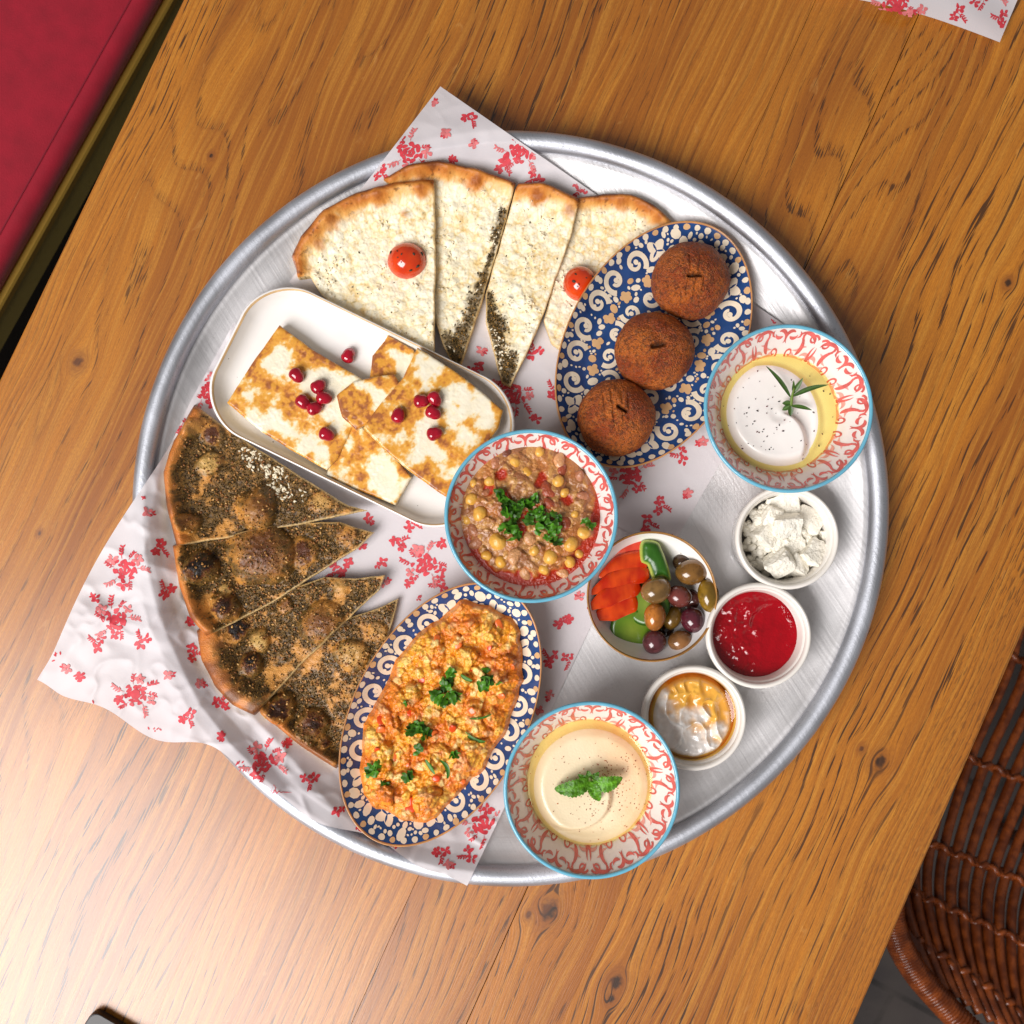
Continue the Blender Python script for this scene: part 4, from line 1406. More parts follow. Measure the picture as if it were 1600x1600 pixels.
        for q, r, h, ch in bb:
            wob = 1 + .75 * (fbm(x, y, .8 / r, seed + 3, 3) - .5)
            d = np.hypot(x - q[0], y - q[1]) / (r * wob)
            m = sstep(1.0, .55, d + (n2 - .5) * 1.0 + (n3 - .5) * .3)
            dm = np.maximum(dm, m)
            if ch >= 0: char = np.maximum(char, ch * sstep(.95, .25, np.hypot(x - q[0] - r * .1, y - q[1] - r * .05) / r + (n2 - .5) * 1.3 + (n3 - .5) * .35))
            else: pale = np.maximum(pale, sstep(1.0, .4, d) * -ch)
        cov = cov * (1 - dm * .62) + dm * .45 * sstep(.46, .60, n3 * .45 + n2 * .55)
        col = mix(base, hc, cov * edge * .94)
        toast = mix(lin(206, 140, 58), lin(120, 64, 22), sstep(.35, .62, n2 * .6 + n * .4))
        col = mix(col, toast, dm * (1 - pale) * .62)
        col = mix(col, lin(224, 186, 108), pale * .7)
        col = mix(col, lin(92, 46, 18), sstep(.12, .5, char))
        col = mix(col, lin(30, 18, 14), sstep(.55, .85, char))
        return mix(col, lin(226, 192, 130), sstep(.0013, .0003, sd) * sstep(1.0, 1.6, dc_ / cw) * .8)

    side = (lambda x, y, c_: mix(np.broadcast_to(lin(232, 204, 150), c_.shape), c_, .12))
    hf = HF(O, .00062, zf, cheese_col if kind == 'cheese' else zaatar_col, lambda x, y: zbase(x, y) - .0006, side)
    t = thing("bread_slice", (*c0, float(zbase(c0[0], c0[1]))), label, "flatbread", group)
    mesh("bread", hf.V, hf.F, m_cheesebread if kind == 'cheese' else m_zbread, t, hf.C)
    R = np.random.default_rng(seed + 900)
    x0, y0 = O.min(0); x1, y1 = O.max(0)

    def sample(n, test):
        x = R.uniform(x0, x1, n); y = R.uniform(y0, y1, n)
        sd, _, _ = seg_dist(x, y, O, True); k = (sd > .0012)
        x, y = x[k], y[k]
        k = test(x, y); x, y = x[k], y[k]
        z, _ = hf.z(x, y)
        return np.c_[x, y, z]
    if kind == 'cheese':
        pos = np.zeros((0, 3))
        if hb:
            def test(x, y):
                m = np.zeros(len(x), bool)
                for l, w in hb:
                    d, _, _ = seg_dist(x, y, l); m |= d / w + (fbm(x, y, 260, seed + 2, 4) - .5) * 1.3 < R.uniform(.2, 1.0, len(x))
                return m
            pos = sample(9000, test)[:1500]
        stray = sample(36, lambda x, y: seg_dist(x, y, CR)[0] > cw * 2.5)
        pos = np.concatenate([pos, stray])
        n = len(pos); sz = R.uniform(.0004, .0009, (n, 1)) * np.array([1.3, .8, .5])
        cols = np.where(R.random((n, 1)) < .2, lin(178, 132, 66), np.where(R.random((n, 1)) < .5, lin(54, 44, 24), lin(88, 70, 34)))
        pos[:, 2] += .0003
        V, F, C = scatter_mesh(OCT, pos, sz, rand_rots(n, R), cols)
        mesh("herb_crumbs", V, F, m_crumb, t, C, smooth=False, kind="stuff")
        pos = sample(900, lambda x, y: (seg_dist(x, y, CR)[0] > cw * 2.6) & (fbm(x, y, 90, seed + 6, 2) > .60))
        n = len(pos); sz = R.uniform(.0006, .0013, (n, 1)) * np.array([1.3, 1, .5])
        V, F, C = scatter_mesh(ICO1, pos, sz, rand_rots(n, R), np.repeat(lin(246, 240, 220)[None], n, 0))
        mesh("cheese_crumbles", V, F, m_curd, t, kind="stuff")
    else:
        def cover(x, y):
            d, _, _ = seg_dist(x, y, CR)
            n_ = fbm(x, y, 50, seed + 1, 4) * .6 + fbm(x, y, 240, seed + 2, 4) * .4 + .065 * bare
            tt_ = d / cw + (fbm(x, y, 50, seed + 1, 4) - .5) * 1.1
            m = (n_ > R.uniform(.36, .52, len(x))) & (tt_ > 1.25)
            dm = dome(x, y) > .0006
            return m & (~dm | (R.random(len(x)) < .22))
        pos = sample(9000, cover)[:2900]; n = len(pos)
        sz = R.uniform(.00035, .0008, (n, 1)) * np.array([1.4, .8, .55])
        u = R.random((n, 1))
        cols = np.where(u < .45, lin(62, 47, 21), np.where(u < .82, lin(98, 75, 34), lin(148, 108, 52)))
        pos[:, 2] += .00025
        V, F, C = scatter_mesh(OCT, pos, sz, rand_rots(n, R), cols)
        mesh("herb_crumbs", V, F, m_crumb, t, C, smooth=False, kind="stuff")
        pos = sample(1500, cover)[:190]
        ps2 = sample(700, lambda x, y: dome(x, y) > .001)[:60]
        pos = np.concatenate([pos, ps2]); n = len(pos)
        sz = R.uniform(.85, 1.1, (n, 1)) * np.array([.00125, .00075, .00045])
        u = R.random((n, 1))
        cols = np.where(u < .5, lin(168, 118, 60), np.where(u < .85, lin(140, 88, 42), lin(206, 160, 96)))
        pos[:, 2] += .0004
        V, F, C = scatter_mesh(ICO0, pos, sz, rand_rots(n, R, True), cols)
        mesh("sesame_seeds", V, F, m_seed, t, C, kind="stuff")
        if curds:
            allp = []
            for x, y, r, n_ in curds:
                q = P2(x, y, .02); rr_2 = plen(r, .02)
                a_ = R.uniform(0, 6.28, n_); d_ = rr_2 * np.sqrt(R.random(n_))
                xx, yy = q[0] + d_ * np.cos(a_), q[1] + d_ * np.sin(a_)
                z, sd = hf.z(xx, yy); k = sd > .0015
                allp.append(np.c_[xx, yy, z][k])
            pos = np.concatenate(allp); n = len(pos)
            sz = R.uniform(.0006, .0017, (n, 1)) * np.array([1.2, 1, .45])
            V, F, C = scatter_mesh(ICO1, pos, sz, rand_rots(n, R), np.repeat(lin(246, 240, 220)[None], n, 0))
            mesh("cheese_crumbles", V, F, m_curd, t, kind="stuff")
    return hf


GC = "cheese flatbread slices"; GZ = "herb flatbread slices"
crC = [(456, 420), (458, 400), (472, 374), (510, 335), (560, 308), (620, 293), (680, 287)]
C2 = bread_slice([(600, 290), (640, 270), (690, 263), (745, 272), (806, 291), (786, 362), (758, 452), (737, 520), (719, 572), (709, 571), (693, 540), (680, 500), (666, 420), (640, 320)],
                 [(600, 290), (640, 269), (690, 262), (745, 271), (806, 290)], .0, "cheese bread slice with a dark herb strip down its right side, second from left", 'cheese', 21,
                 spots=[(745, 292, 20, 1), (700, 280, 9, .5), (660, 285, 14, .6)], tilt=(.05, .02, 0), herb=[([(788, 335), (775, 375)], 11), ([(774, 380), (755, 440)], 6), ([(755, 440), (735, 490), (712, 560)], 16), ([(700, 530), (716, 560)], 20)], group=GC)
C1 = bread_slice([(456, 402), (472, 374), (510, 335), (560, 308), (620, 293), (680, 288), (680, 420), (679, 520), (678, 558), (620, 532), (560, 503), (520, 480), (498, 456), (484, 430), (466, 434)],
                 crC, .0042, "leftmost cheese bread slice with a cherry tomato half on it", 'cheese', 22,
                 spots=[(660, 305, 14, .9), (594, 315, 16, .8), (520, 352, 16, .7), (633, 340, 8, .5), (500, 385, 14, .6)], tilt=(.075, 0.0, 0), crustw=14, group=GC)
C4 = bread_slice([(896, 312), (940, 307), (985, 309), (1020, 325), (1050, 353), (1022, 376), (985, 396), (958, 426), (935, 466), (914, 506), (898, 540), (878, 546), (862, 535), (850, 500), (872, 420)],
                 [(896, 312), (940, 306), (985, 308), (1020, 324), (1050, 353)], .0, "cheese bread slice with a tomato half partly under the falafel plate", 'cheese', 24,
                 spots=[(970, 322, 15, .7), (1030, 345, 16, .8)], crustw=11, group=GC)
C3 = bread_slice([(809, 290), (850, 292), (904, 315), (893, 366), (871, 430), (842, 510), (816, 565), (797, 603), (784, 597), (771, 550), (759, 500), (758, 458), (786, 366)],
                 [(809, 289), (850, 291), (904, 315)], .0022, "narrow cheese bread slice with a herb-covered tip, third from left", 'cheese', 23,
                 spots=[(840, 312, 17, 1), (888, 335, 14, .6)], tilt=(.09, .03, 0), herb=[([(763, 462), (775, 520)], 15), ([(772, 500), (792, 595)], 20), ([(800, 560), (790, 590)], 15)], group=GC)
Z4 = bread_slice([(500, 985), (560, 960), (585, 952), (622, 936), (602, 1010), (572, 1080), (548, 1140), (527, 1200), (480, 1170), (432, 1132), (402, 1104), (430, 1060)],
                 [(402, 1108), (432, 1134), (480, 1172), (527, 1202)], .0, "herb bread slice at the bottom, tucked beside the egg plate", 'herb', 34,
                 bubbles=[(436, 1106, 25, .38, .72), (487, 1132, 24, .36, .75), (547, 1022, 26, .2, -.5), (508, 1160, 10, .3, .6), (590, 990, 16, .2, -.3)], crustw=12, group=GZ)
Z3 = bread_slice([(420, 930), (505, 902), (556, 905), (601, 898), (592, 922), (540, 972), (472, 1036), (402, 1116), (368, 1098), (342, 1070), (320, 1030), (309, 985), (350, 950)],
                 [(309, 985), (320, 1030), (342, 1072), (368, 1100), (402, 1118)], .0040, "herb bread slice with a wide bare crust, third from the top", 'herb', 33,
                 bubbles=[(500, 972, 38, .26, .34), (405, 1003, 18, .4, -.9), (392, 1037, 20, .42, .85), (366, 983, 20, .2, .95), (441, 948, 14, .3, .3), (527, 917, 16, .15, -.3)], crustw=26, tilt=(.09, -.09), group=GZ)
Z2 = bread_slice([(272, 852), (350, 838), (440, 818), (530, 815), (584, 832), (560, 856), (500, 893), (420, 946), (328, 992), (302, 962), (284, 912)],
                 [(271, 852), (284, 912), (302, 963), (328, 993)], .0050, "herb bread slice with big charred bubbles, second from the top", 'herb', 32,
                 bubbles=[(314, 884, 28, .5, 1.15), (405, 862, 54, .34, .42), (352, 950, 22, .5, .75), (470, 866, 24, .22, .5), (352, 921, 12, .2, -.7), (540, 836, 18, .15, .1)], tilt=(.06, -.12), crustw=14, group=GZ)
Z1 = bread_slice([(305, 632), (330, 652), (386, 692), (470, 745), (545, 790), (574, 797), (520, 809), (440, 825), (350, 842), (283, 852), (267, 790), (262, 740), (276, 690)],
                 [(305, 632), (276, 690), (262, 740), (267, 790), (283, 852)], .0056, "topmost herb bread slice with white cheese crumbs beside the white dish", 'herb', 31,
                 bubbles=[(324, 727, 22, .22, -.9), (400, 797, 38, .36, .30), (298, 817, 19, .45, .3), (328, 680, 20, .2, .55), (500, 785, 22, .12, -.5), (303, 668, 16, .2, -.2)], tilt=(.02, -.10), crustw=13,
                 curds=[(402, 720, 18, 34), (428, 744, 20, 46), (444, 768, 14, 28), (385, 705, 14, 14), (470, 775, 14, 6)], group=GZ)

# ---- roast cherry tomato halves
m_tom = material("roast_tomato_skin", None, .14, spec=.6, coat=.5, noise=(120, .12))
m_hspeck = material("herb_speck", lin(40, 36, 18), .6)


def tomato_half(px, py, rx, ry, hf, label, seed):
    q = P2(px, py, .026); z, _ = hf.z(q[:1], q[1:]); z = float(z[0])
    V, F = ICO4
    r = plen(rx, .026); r2 = plen(ry, .026)
    v = V * [r, r2, .0125]
    v[:, 2] = np.maximum(v[:, 2], -.003)
    V2 = v + [q[0], q[1], z - .0004]
    n = fbm(V2[:, 0], V2[:, 1], 120, seed, 3)
    C = mix(lin(200, 38, 8), lin(226, 78, 20), n); C = mix(C, lin(150, 20, 8), sstep(.002, -.002, v[:, 2]))
    t = thing("tomato_half", (q[0], q[1], z), label, "tomato", "roast cherry tomato halves")
    mesh("skin", V2, F, m_tom, t, C)
    R = np.random.default_rng(seed); pos = []
    for _ in range(9):
        a, d = R.uniform(0, 6.28), R.uniform(.2, .85)
        zz = .0125 * math.sqrt(max(0, 1 - d * d)) - .0003
        pos.append([q[0] + r * d * math.cos(a), q[1] + r2 * d * math.sin(a), z + zz])
    sz = R.uniform(.0005, .0014, (9, 1)) * [1.2, .8, .4]
    V3, F3, C3 = scatter_mesh(ICO1, np.array(pos), sz, rand_rots(9, R, True), np.zeros((9, 3)))
    mesh("herb_specks", V3, F3, m_hspeck, t, kind="stuff")


tomato_half(634, 403, 31, 29, C1, "roast cherry tomato half on the leftmost cheese bread slice", 5)
tomato_half(908, 436, 27, 28, C4, "roast cherry tomato half beside the falafel plate", 6)

# ---- fried cheese slices
m_hal = material("fried_cheese", None, .34, spec=.45, noise=(400, .05), bump=(260, .0004), coat=.12)


def halloumi(pts, base, thick, label, seed, tilt=(0, 0), amt=.0):
    znom = DFL + base + thick
    O = rough_poly(poly(pts, znom), .0025, .0004, seed)
    c0 = O.mean(0)

    def zf(x, y, sd):
        z = DFL + base + thick + tilt[0] * (x - c0[0]) + tilt[1] * (y - c0[1])
        br = sstep(.47, .60, fbm(x, y, 75, seed, 5, .6))
        return z + edge_round(sd, .0020, .0016) + .0012 * (fbm(x, y, 60, seed + 2, 3) - .5) + .0005 * br * (fbm(x, y, 700, seed + 8, 2) - .3)

    def cf(x, y, sd, z):
        n = fbm(x, y, 68, seed, 6, .62); n2 = fbm(x, y, 300, seed + 3, 4); n3 = fbm(x, y, 40, seed + 4, 2)
        e = sstep(.009, 0.0, sd) * .10
        v_ = n + e + amt * .9 + (n3 - .5) * .16
        m = sstep(.47, .62, v_ + (n2 - .5) * .08)
        col = mix(lin(244, 232, 200), lin(250, 242, 222), n2)
        br = mix(lin(244, 204, 104), lin(232, 164, 40), sstep(.52, .60, v_))
        br = mix(br, lin(204, 122, 12), sstep(.59, .70, v_) * (.35 + .6 * sstep(.35, .6, n2)))
        br = mix(br, lin(156, 80, 12), sstep(.66, .76, v_) * sstep(.4, .6, n2))
        return mix(col, br, m * .95)
    hf = HF(O, .0006, zf, cf, lambda x, y: DFL + base + tilt[0] * (x - c0[0]) + tilt[1] * (y - c0[1]), lin(238, 214, 168))
    mesh("cheese_slice", hf.V, hf.F, m_hal, None, hf.C, label=label, cat="cheese", group="fried cheese slices")
    return hf


H2 = halloumi([(548, 655), (600, 688), (643, 745), (617, 789), (560, 766), (509, 742), (524, 700)], .0003, .0085, "fried cheese slice lowest in the white dish, with a narrow brown streak", 41, amt=-.05)
H4 = halloumi([(606, 523), (646, 546), (668, 600), (615, 615), (577, 594), (582, 556)], .0003, .0085, "small fried cheese slice at the dish's upper edge behind the others", 44, amt=.06)
H1 = halloumi([(436, 507), (484, 543), (527, 569), (566, 592), (562, 638), (548, 672), (526, 718), (510, 734), (468, 711), (408, 675), (354, 629), (394, 566)], .0012, .0100, "large fried cheese slice at the left end of the white dish", 47, amt=.015)
H3 = halloumi([(525, 617), (550, 597), (580, 589), (616, 584), (632, 612), (604, 650), (577, 660), (556, 672), (534, 652)], .0085, .0065, "small golden fried cheese slice lying across the middle of the dish", 43, tilt=(.02, 0), amt=.075)
H5 = halloumi([(652, 543), (700, 572), (745, 605), (786, 640), (778, 669), (740, 720), (697, 777), (640, 737), (600, 702), (568, 669), (591, 635), (630, 590)], .0110, .0100, "large fried cheese slice on top at the right end of the dish", 45, tilt=(-.05, .0), amt=.05)

m_pom = material("pomegranate_seed", None, .1, spec=.6, coat=.4)


def pomegranate(px, py, hf, rot, label):
    q = P2(px, py, .026)
    z = DFL if hf is None else float(hf.z(q[:1], q[1:])[0][0])
    v, F = ICO3
    v = v.copy()
    k = 1 + .18 * v[:, 0]
    v = v * np.array([.0056, .0043, .0039]) * np.c_[np.ones(len(v)), 1 / k ** 1.2, 1 / k]
    v[:, 1] += .0004 * np.sign(v[:, 1]) * np.abs(np.sin(v[:, 0] * 500))
    V = v @ rot_xyz(0, .15, rot).T + [q[0], q[1], z + .0034]
    n = fbm(V[:, 0], V[:, 1], 300, int(px), 2)
    C = mix(lin(128, 0, 22), lin(190, 16, 46), n)
    mesh("pomegranate_seed", V, F, m_pom, None, C, label=label, cat="pomegranate seed", group="pomegranate seeds on the fried cheese")


pomegranate(541, 551, None, 1.2, "pomegranate seed alone on the bare white dish")
pomegranate(464, 587, H1, -.9, "pomegranate seed nearest the left slice's upper edge")
pomegranate(498, 604, H1, .7, "pomegranate seed upper right of the left cluster of four")
pomegranate(474, 629, H1, -.8, "pomegranate seed at the left of the cluster of four")
pomegranate(507, 622, H1, -.2, "pomegranate seed at the right of the cluster of four")
pomegranate(492, 638, H1, .3, "pomegranate seed at the bottom of the cluster of four")
pomegranate(511, 679, H1, -.4, "pomegranate seed lying alone near the left slice's lower right corner")
pomegranate(625, 652, H5, 1.4, "pomegranate seed alone on the right slice's left part")
pomegranate(661, 630, H5, .1, "left of the three touching pomegranate seeds on the right slice")
pomegranate(681, 627, H5, -1.0, "upper right of the three touching pomegranate seeds")
pomegranate(679, 648, H5, -.5, "lowest of the three touching pomegranate seeds")
pomegranate(681, 680, H5, .3, "pomegranate seed below the group of three on the right slice")

# ---- falafel
m_fal = material("falafel_crust", None, .4, spec=.5, noise=(1300, .4), bump=(1200, .0016, 3))
m_hole = material("falafel_inside", lin(60, 34, 12), .8)


def falafel(px, py, rpx, label, seed, marks, hole, hgt=.0205):
    ztop = .038
    q = P2(px, py, .028); r = plen(rpx, .028)
    base = float(PLT_fal['zs'](.3))
    V5, F5 = BIG
    n3 = V5
    tri = lambda f_, s_, o_: (lambda wx, wy, wz: (wx * fbm(n3[:, 1] * r + 3, n3[:, 2] * r, f_, s_, o_) + wy * fbm(n3[:, 0] * r, n3[:, 2] * r + 5, f_, s_ + 1, o_) + wz * fbm(n3[:, 0] * r, n3[:, 1] * r, f_, s_ + 2, o_)) / (wx + wy + wz))(n3[:, 0] ** 4, n3[:, 1] ** 4, n3[:, 2] ** 4 + 1e-6)
    k = 1 + .055 * (fbm(n3[:, 0] * .02 + n3[:, 2] * .013 + 3, n3[:, 1] * .02 + seed, 80, seed, 3) - .5) * 2 + .034 * (tri(420, seed + 4, 3) - .5) + .022 * (tri(1100, seed + 14, 2) - .5)
    V = V5 * k[:, None] * [r, r, hgt]
    up = V5[:, 2] > 0
    lx, ly = V[:, 0] / r, V[:, 1] / r
    den = np.zeros(len(V))
    for (x0, y0, x1, y1, w) in marks:
        d, _, _ = seg_dist(lx, ly, [(x0, y0), (x1, y1)])
        den = np.maximum(den, np.exp(-(d / w) ** 2) * .0011)
    hx0, hy0, hx1, hy1, hw_ = hole
    d, _, _ = seg_dist(lx, ly, [(hx0, hy0), (hx1, hy1)])
    hole_m = np.exp(-(d / hw_) ** 2)
    den = np.maximum(den, hole_m * .0050)
    V[:, 2] -= den * up
    V = V + [q[0], q[1], base + hgt * .96]
    n = tri(90, seed + 1, 4); n2 = tri(900, seed + 2, 3)
    C = mix(lin(150, 62, 14), lin(188, 98, 28), sstep(.3, .7, n))
    C = mix(C, lin(88, 40, 12), sstep(.42, .72, n2) * .8)
    C = mix(C, lin(196, 132, 62), sstep(.66, .74, n2) * .0 + sstep(.68, .78, tri(1500, seed + 9, 2)) * .6)
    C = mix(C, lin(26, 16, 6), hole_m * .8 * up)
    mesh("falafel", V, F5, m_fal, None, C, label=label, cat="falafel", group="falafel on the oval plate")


BIG = ico(6)
ln = lambda x, y0, y1, s=.0: (x, y0, x + s, y1, .035)
falafel(1077, 441, 61, "falafel at the top of the oval plate with a dark slit", 51, [ln(-.1, .1, .5), ln(.1, .1, .45, .06), ln(-.2, -.5, 0, .06), ln(0, -.5, -.05, .04), ln(.2, -.48, -.05, .05)], (-.14, -.04, .14, -.02, .045))
falafel(1022, 550, 61, "middle falafel overlapping between the other two", 52, [(-.2, .5, .1, .1, .12), (-.1, 0, .3, .3, .1), (.1, -.3, .5, -.1, .08)], (-.12, .0, .12, .06, .065))
falafel(962, 653, 60.5, "falafel at the lower left end of the oval plate", 53, [ln(-.32, -.05, .5, -.06), ln(-.1, -.2, .6, -.08), ln(.12, -.2, .6, -.04), ln(.25, -.1, .5, 0)], (.0, .20, .18, .07, .045))

# ---- scrambled eggs with tomato
m_egg = material("scrambled_egg", None, .3, spec=.5, coat=.2, noise=(420, .08), bump=(700, .0009), coat_rough=.15)
EO = smooth_closed(poly([(715, 946), (743, 945), (786, 963), (814, 991), (816, 1047), (805, 1104), (791, 1143), (763, 1188), (729, 1233), (701, 1256), (679, 1281), (642, 1287), (608, 1272), (572, 1253), (564, 1205), (562, 1151), (588, 1092), (613, 1047), (641, 1002), (683, 970)], .030), 4)
EO = EO.mean(0) + (EO - EO.mean(0)) * 1.01
EO = rough_poly(EO, .0035, .0036, 61)
ec = EO.mean(0)


def egg_h(x, y):
    wx = x + .006 * (fbm(x, y, 55, 7, 2) - .5); wy = y + .006 * (fbm(x, y, 55, 8, 2) - .5)
    f1, f2, i1 = worley(wx, wy, 85, 61); g1, g2, i2 = worley(wx, wy, 190, 62); h1, h2, i3 = worley(wx, wy, 420, 63)
    return (.0092 * np.sqrt(np.clip(1 - f1 * f1, 0, 1)) * (.4 + .8 * i1) + .0032 * np.sqrt(np.clip(1 - g1 * g1, 0, 1)) * (.3 + i2) + .0016 * (1 - h1) * (.4 + i3)), i1, i2, g2 - g1, f2 - f1


def egg_z(x, y, sd):
    h, *_ = egg_h(x, y)
    rim = 1 - (1 - np.clip(sd / .016, 0, 1)) ** 2
    ze = PLT_egg['zs'](np.minimum(PLT_egg['rho'](x, y), .98)) + .0008
    return ze * (1 - rim) + (PLT_egg['zb'] + .0155) * rim + (.55 + .45 * rim) * h * np.clip(sd / .0028, .03, 1) + .002 * (fbm(x, y, 30, 3, 2) - .5)


def egg_c(x, y, sd, z):
    h, i1, i2, e, e1 = egg_h(x, y)
    n = fbm(x, y, 60, 65, 4); n2 = fbm(x, y, 260, 66, 4); n3 = fbm(x, y, 800, 67, 2)
    c = mix(lin(242, 158, 32), lin(248, 194, 78), sstep(.30, .62, i2 * .5 + n2 * .5))
    c = mix(c, lin(222, 112, 22), sstep(.48, .70, n) * .75)
    c = mix(c, lin(250, 222, 150), sstep(.6, .85, i2) * sstep(.45, .62, n2) * .8)
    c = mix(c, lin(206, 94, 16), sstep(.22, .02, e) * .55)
    c = mix(c, lin(214, 84, 24), sstep(.84, .94, i2 * .6 + n * .4 + .22 * i1) * .5)
    c = mix(c, lin(226, 96, 48), sstep(.66, .74, fbm(x, y, 130, 88, 3)) * .4)
    c = mix(c, lin(222, 122, 22), sstep(.005, 0, sd) * .8)
    return c


EGG = HF(EO, .00058, egg_z, egg_c, lambda x, y: PLT_egg['zs'](np.minimum(PLT_egg['rho'](x, y), .98)) - .0004)
eggs = thing("scrambled_eggs", (*ec, PLT_egg['zb'] + .006), "orange scrambled eggs with tomato heaped on the oval plate", "eggs")
mesh("egg_mass", EGG.V, EGG.F, m_egg, eggs, EGG.C)
m_tbit = material("cooked_tomato", None, .3, spec=.5, coat=.2, noise=(200, .15))
Rg = np.random.default_rng(66)
for tx, ty, s in [(597, 1124, 7), (642, 1262, 8), (645, 1250, 6), (716, 1007, 8), (684, 997, 6), (597, 1140, 8), (780, 975, 7), (708, 1135, 8), (738, 1108, 8), (640, 1110, 7), (680, 1145, 6), (592, 1168, 6), (800, 1040, 6), (783, 1085, 7), (620, 1180, 6), (683, 1213, 6), (660, 1062, 6), (585, 1232, 6), (722, 1220, 6), (735, 1045, 5), (637, 1192, 6), (765, 1010, 5)]:
    q = P2(tx, ty, .026); z = float(EGG.z(q[:1], q[1:])[0][0]); r = plen(s, .026)
    v, F = ICO2
    v = np.sign(v) * np.abs(v) ** .75 * [r * Rg.uniform(.8, 1.3), r * Rg.uniform(.6, .9), r * .28]
    v = v * (1 + .3 * (fbm(v[:, 0] + tx, v[:, 1] + v[:, 2], 300, 4, 2) - .5))[:, None]
    V = v @ rot_xyz(Rg.normal(0, .3), Rg.normal(0, .3), Rg.uniform(0, 6)).T + [q[0], q[1], z - r * .02]
    C = np.repeat((lin(214, 72, 22) if Rg.random() < .5 else lin(228, 108, 40))[None], len(V), 0)
    mesh("tomato_piece", V, F, m_tbit, eggs, C)

# ---- parsley
m_pars = material("parsley_leaf", None, .42, spec=.4, noise=(600, .25))
tlm = m_pars.node_tree


def leaflet(R, s, pos, normal_jit=.5, base=(72, 128, 24)):
    """one lobed, curled leaf piece"""
    lob = R.integers(3, 6); n = 26
    a = np.linspace(0, 2 * math.pi, n, endpoint=False)
    rad = .62 + .38 * np.abs(np.cos(a * lob / 2 + R.uniform(0, 3))) * (1 + .2 * np.sin(a * 7))
    ring = np.c_[np.cos(a) * rad * R.uniform(.8, 1.25), np.sin(a) * rad * R.uniform(.55, .9), np.zeros(n)]
    inn = ring * .5
    v = np.concatenate([ring, inn, [[0, 0, 0]]])
    v[:, 2] = .30 * v[:, 0] ** 2 * R.normal(0, 1) + .55 * v[:, 1] ** 2 * R.normal(.2, 1) + .10 * np.sin(v[:, 0] * 5 + R.uniform(0, 6)) + .08 * np.sin(v[:, 1] * 7)
    F = np.array([(i, (i + 1) % n, n + (i + 1) % n, n + i) for i in range(n)]); T = np.array([(2 * n, n + i, n + (i + 1) % n) for i in range(n)])
    V = (v * s) @ rot_xyz(R.normal(0, normal_jit), R.normal(0, normal_jit), R.uniform(0, 6.28)).T + pos
    k = R.uniform(.45, 1.35)
    C = np.repeat((lin(*base) * k)[None], len(V), 0)
    C[n:] *= .75; C[2 * n:] *= .9
    return V, [F, T], np.clip(C, 0, 1)


def strip(R, l, w, ang, pos, base=(58, 112, 20)):
    s = np.linspace(-1, 1, 9)
    x = s * l; y = .25 * l * s * s * R.normal(0, .6); ww = w * np.sqrt(np.clip(1 - .85 * s ** 2, 0, 1))
    up = np.c_[x, y + ww, .0006 + 0 * x]; dn = np.c_[x, y - ww, 0 * x]; md = np.c_[x, y, -.0003 + 0 * x]
    v = np.concatenate([up, md, dn]); n = 9
    F = np.array([(i, i + 1, n + i + 1, n + i) for i in range(n - 1)] + [(n + i, n + i + 1, 2 * n + i + 1, 2 * n + i) for i in range(n - 1)])
    V = v @ rot_xyz(R.normal(0, .25), 0, ang).T + pos
    C = np.repeat((lin(*base) * R.uniform(.6, 1.2))[None], len(V), 0)
    return V, [F], C


def parsley(pts, zfun, label, seed, group, name="parsley_leaf", size=6.0, znom=.028, cat="parsley", layers=1, lift=.0008):
    R = np.random.default_rng(seed); parts = []
    for p in pts:
        x, y = p[0], p[1]; n = p[2] if len(p) > 2 else 3; spread = p[3] if len(p) > 3 else 5
        for i in range(n):
            xx, yy = x + R.normal(0, spread * .6), y + R.normal(0, spread * .6)
            q = P2(xx, yy, znom); z = float(np.ravel(zfun(q[:1], q[1:]))[0]) + lift + (i / max(n, 1)) * .0012 * layers
            parts.append(leaflet(R, plen(size * 1.3, .03) * R.uniform(.7, 1.25), np.array([q[0], q[1], z]), .45))
    V, F, C = join(parts)
    return mesh(name, V, F, m_pars, None, C, label=label, cat=cat, group=group)


ez = lambda x, y: EGG.z(x, y)[0]
GP = "parsley pieces on the scrambled eggs"
parsley([(706, 1052, 3, 5), (700, 1070, 5, 7), (696, 1092, 6, 8), (710, 1085, 4, 6), (686, 1080, 3, 4)], ez, "largest bunch of chopped parsley at the centre of the eggs", 71, GP, size=7.5, layers=2)
parsley([(763, 1058, 7, 9), (757, 1068, 3, 5), (778, 1065, 1, 2)], ez, "parsley tuft near the right side of the eggs", 72, GP, size=7.5, layers=2)
parsley([(653, 1128, 7, 9), (664, 1140, 4, 6), (645, 1138, 3, 5)], ez, "dark parsley tuft left of the eggs' centre", 73, GP, size=7.5, layers=2)
parsley([(655, 1165, 3, 4), (650, 1172, 2, 3)], ez, "small parsley bit just below the dark left tuft", 74, GP, size=5.5)
parsley([(587, 1197, 5, 7), (580, 1205, 2, 4)], ez, "parsley tuft at the eggs' lower left edge", 75, GP, size=7.5)
parsley([(638, 1208, 3, 4)], ez, "parsley leaf between the two lower left tufts and the centre", 76, GP, size=7.5)
parsley([(606, 1222, 3, 5)], ez, "pale parsley bits at the very bottom left of the eggs", 77, GP, size=5)
parsley([(710, 1174, 2, 3)], ez, "thin parsley bit right of the lower centre of the eggs", 78, GP, size=5.5)
parsley([(635, 1096, 2, 2)], ez, "tiny parsley fleck by the eggs' left edge", 79, GP, size=4)
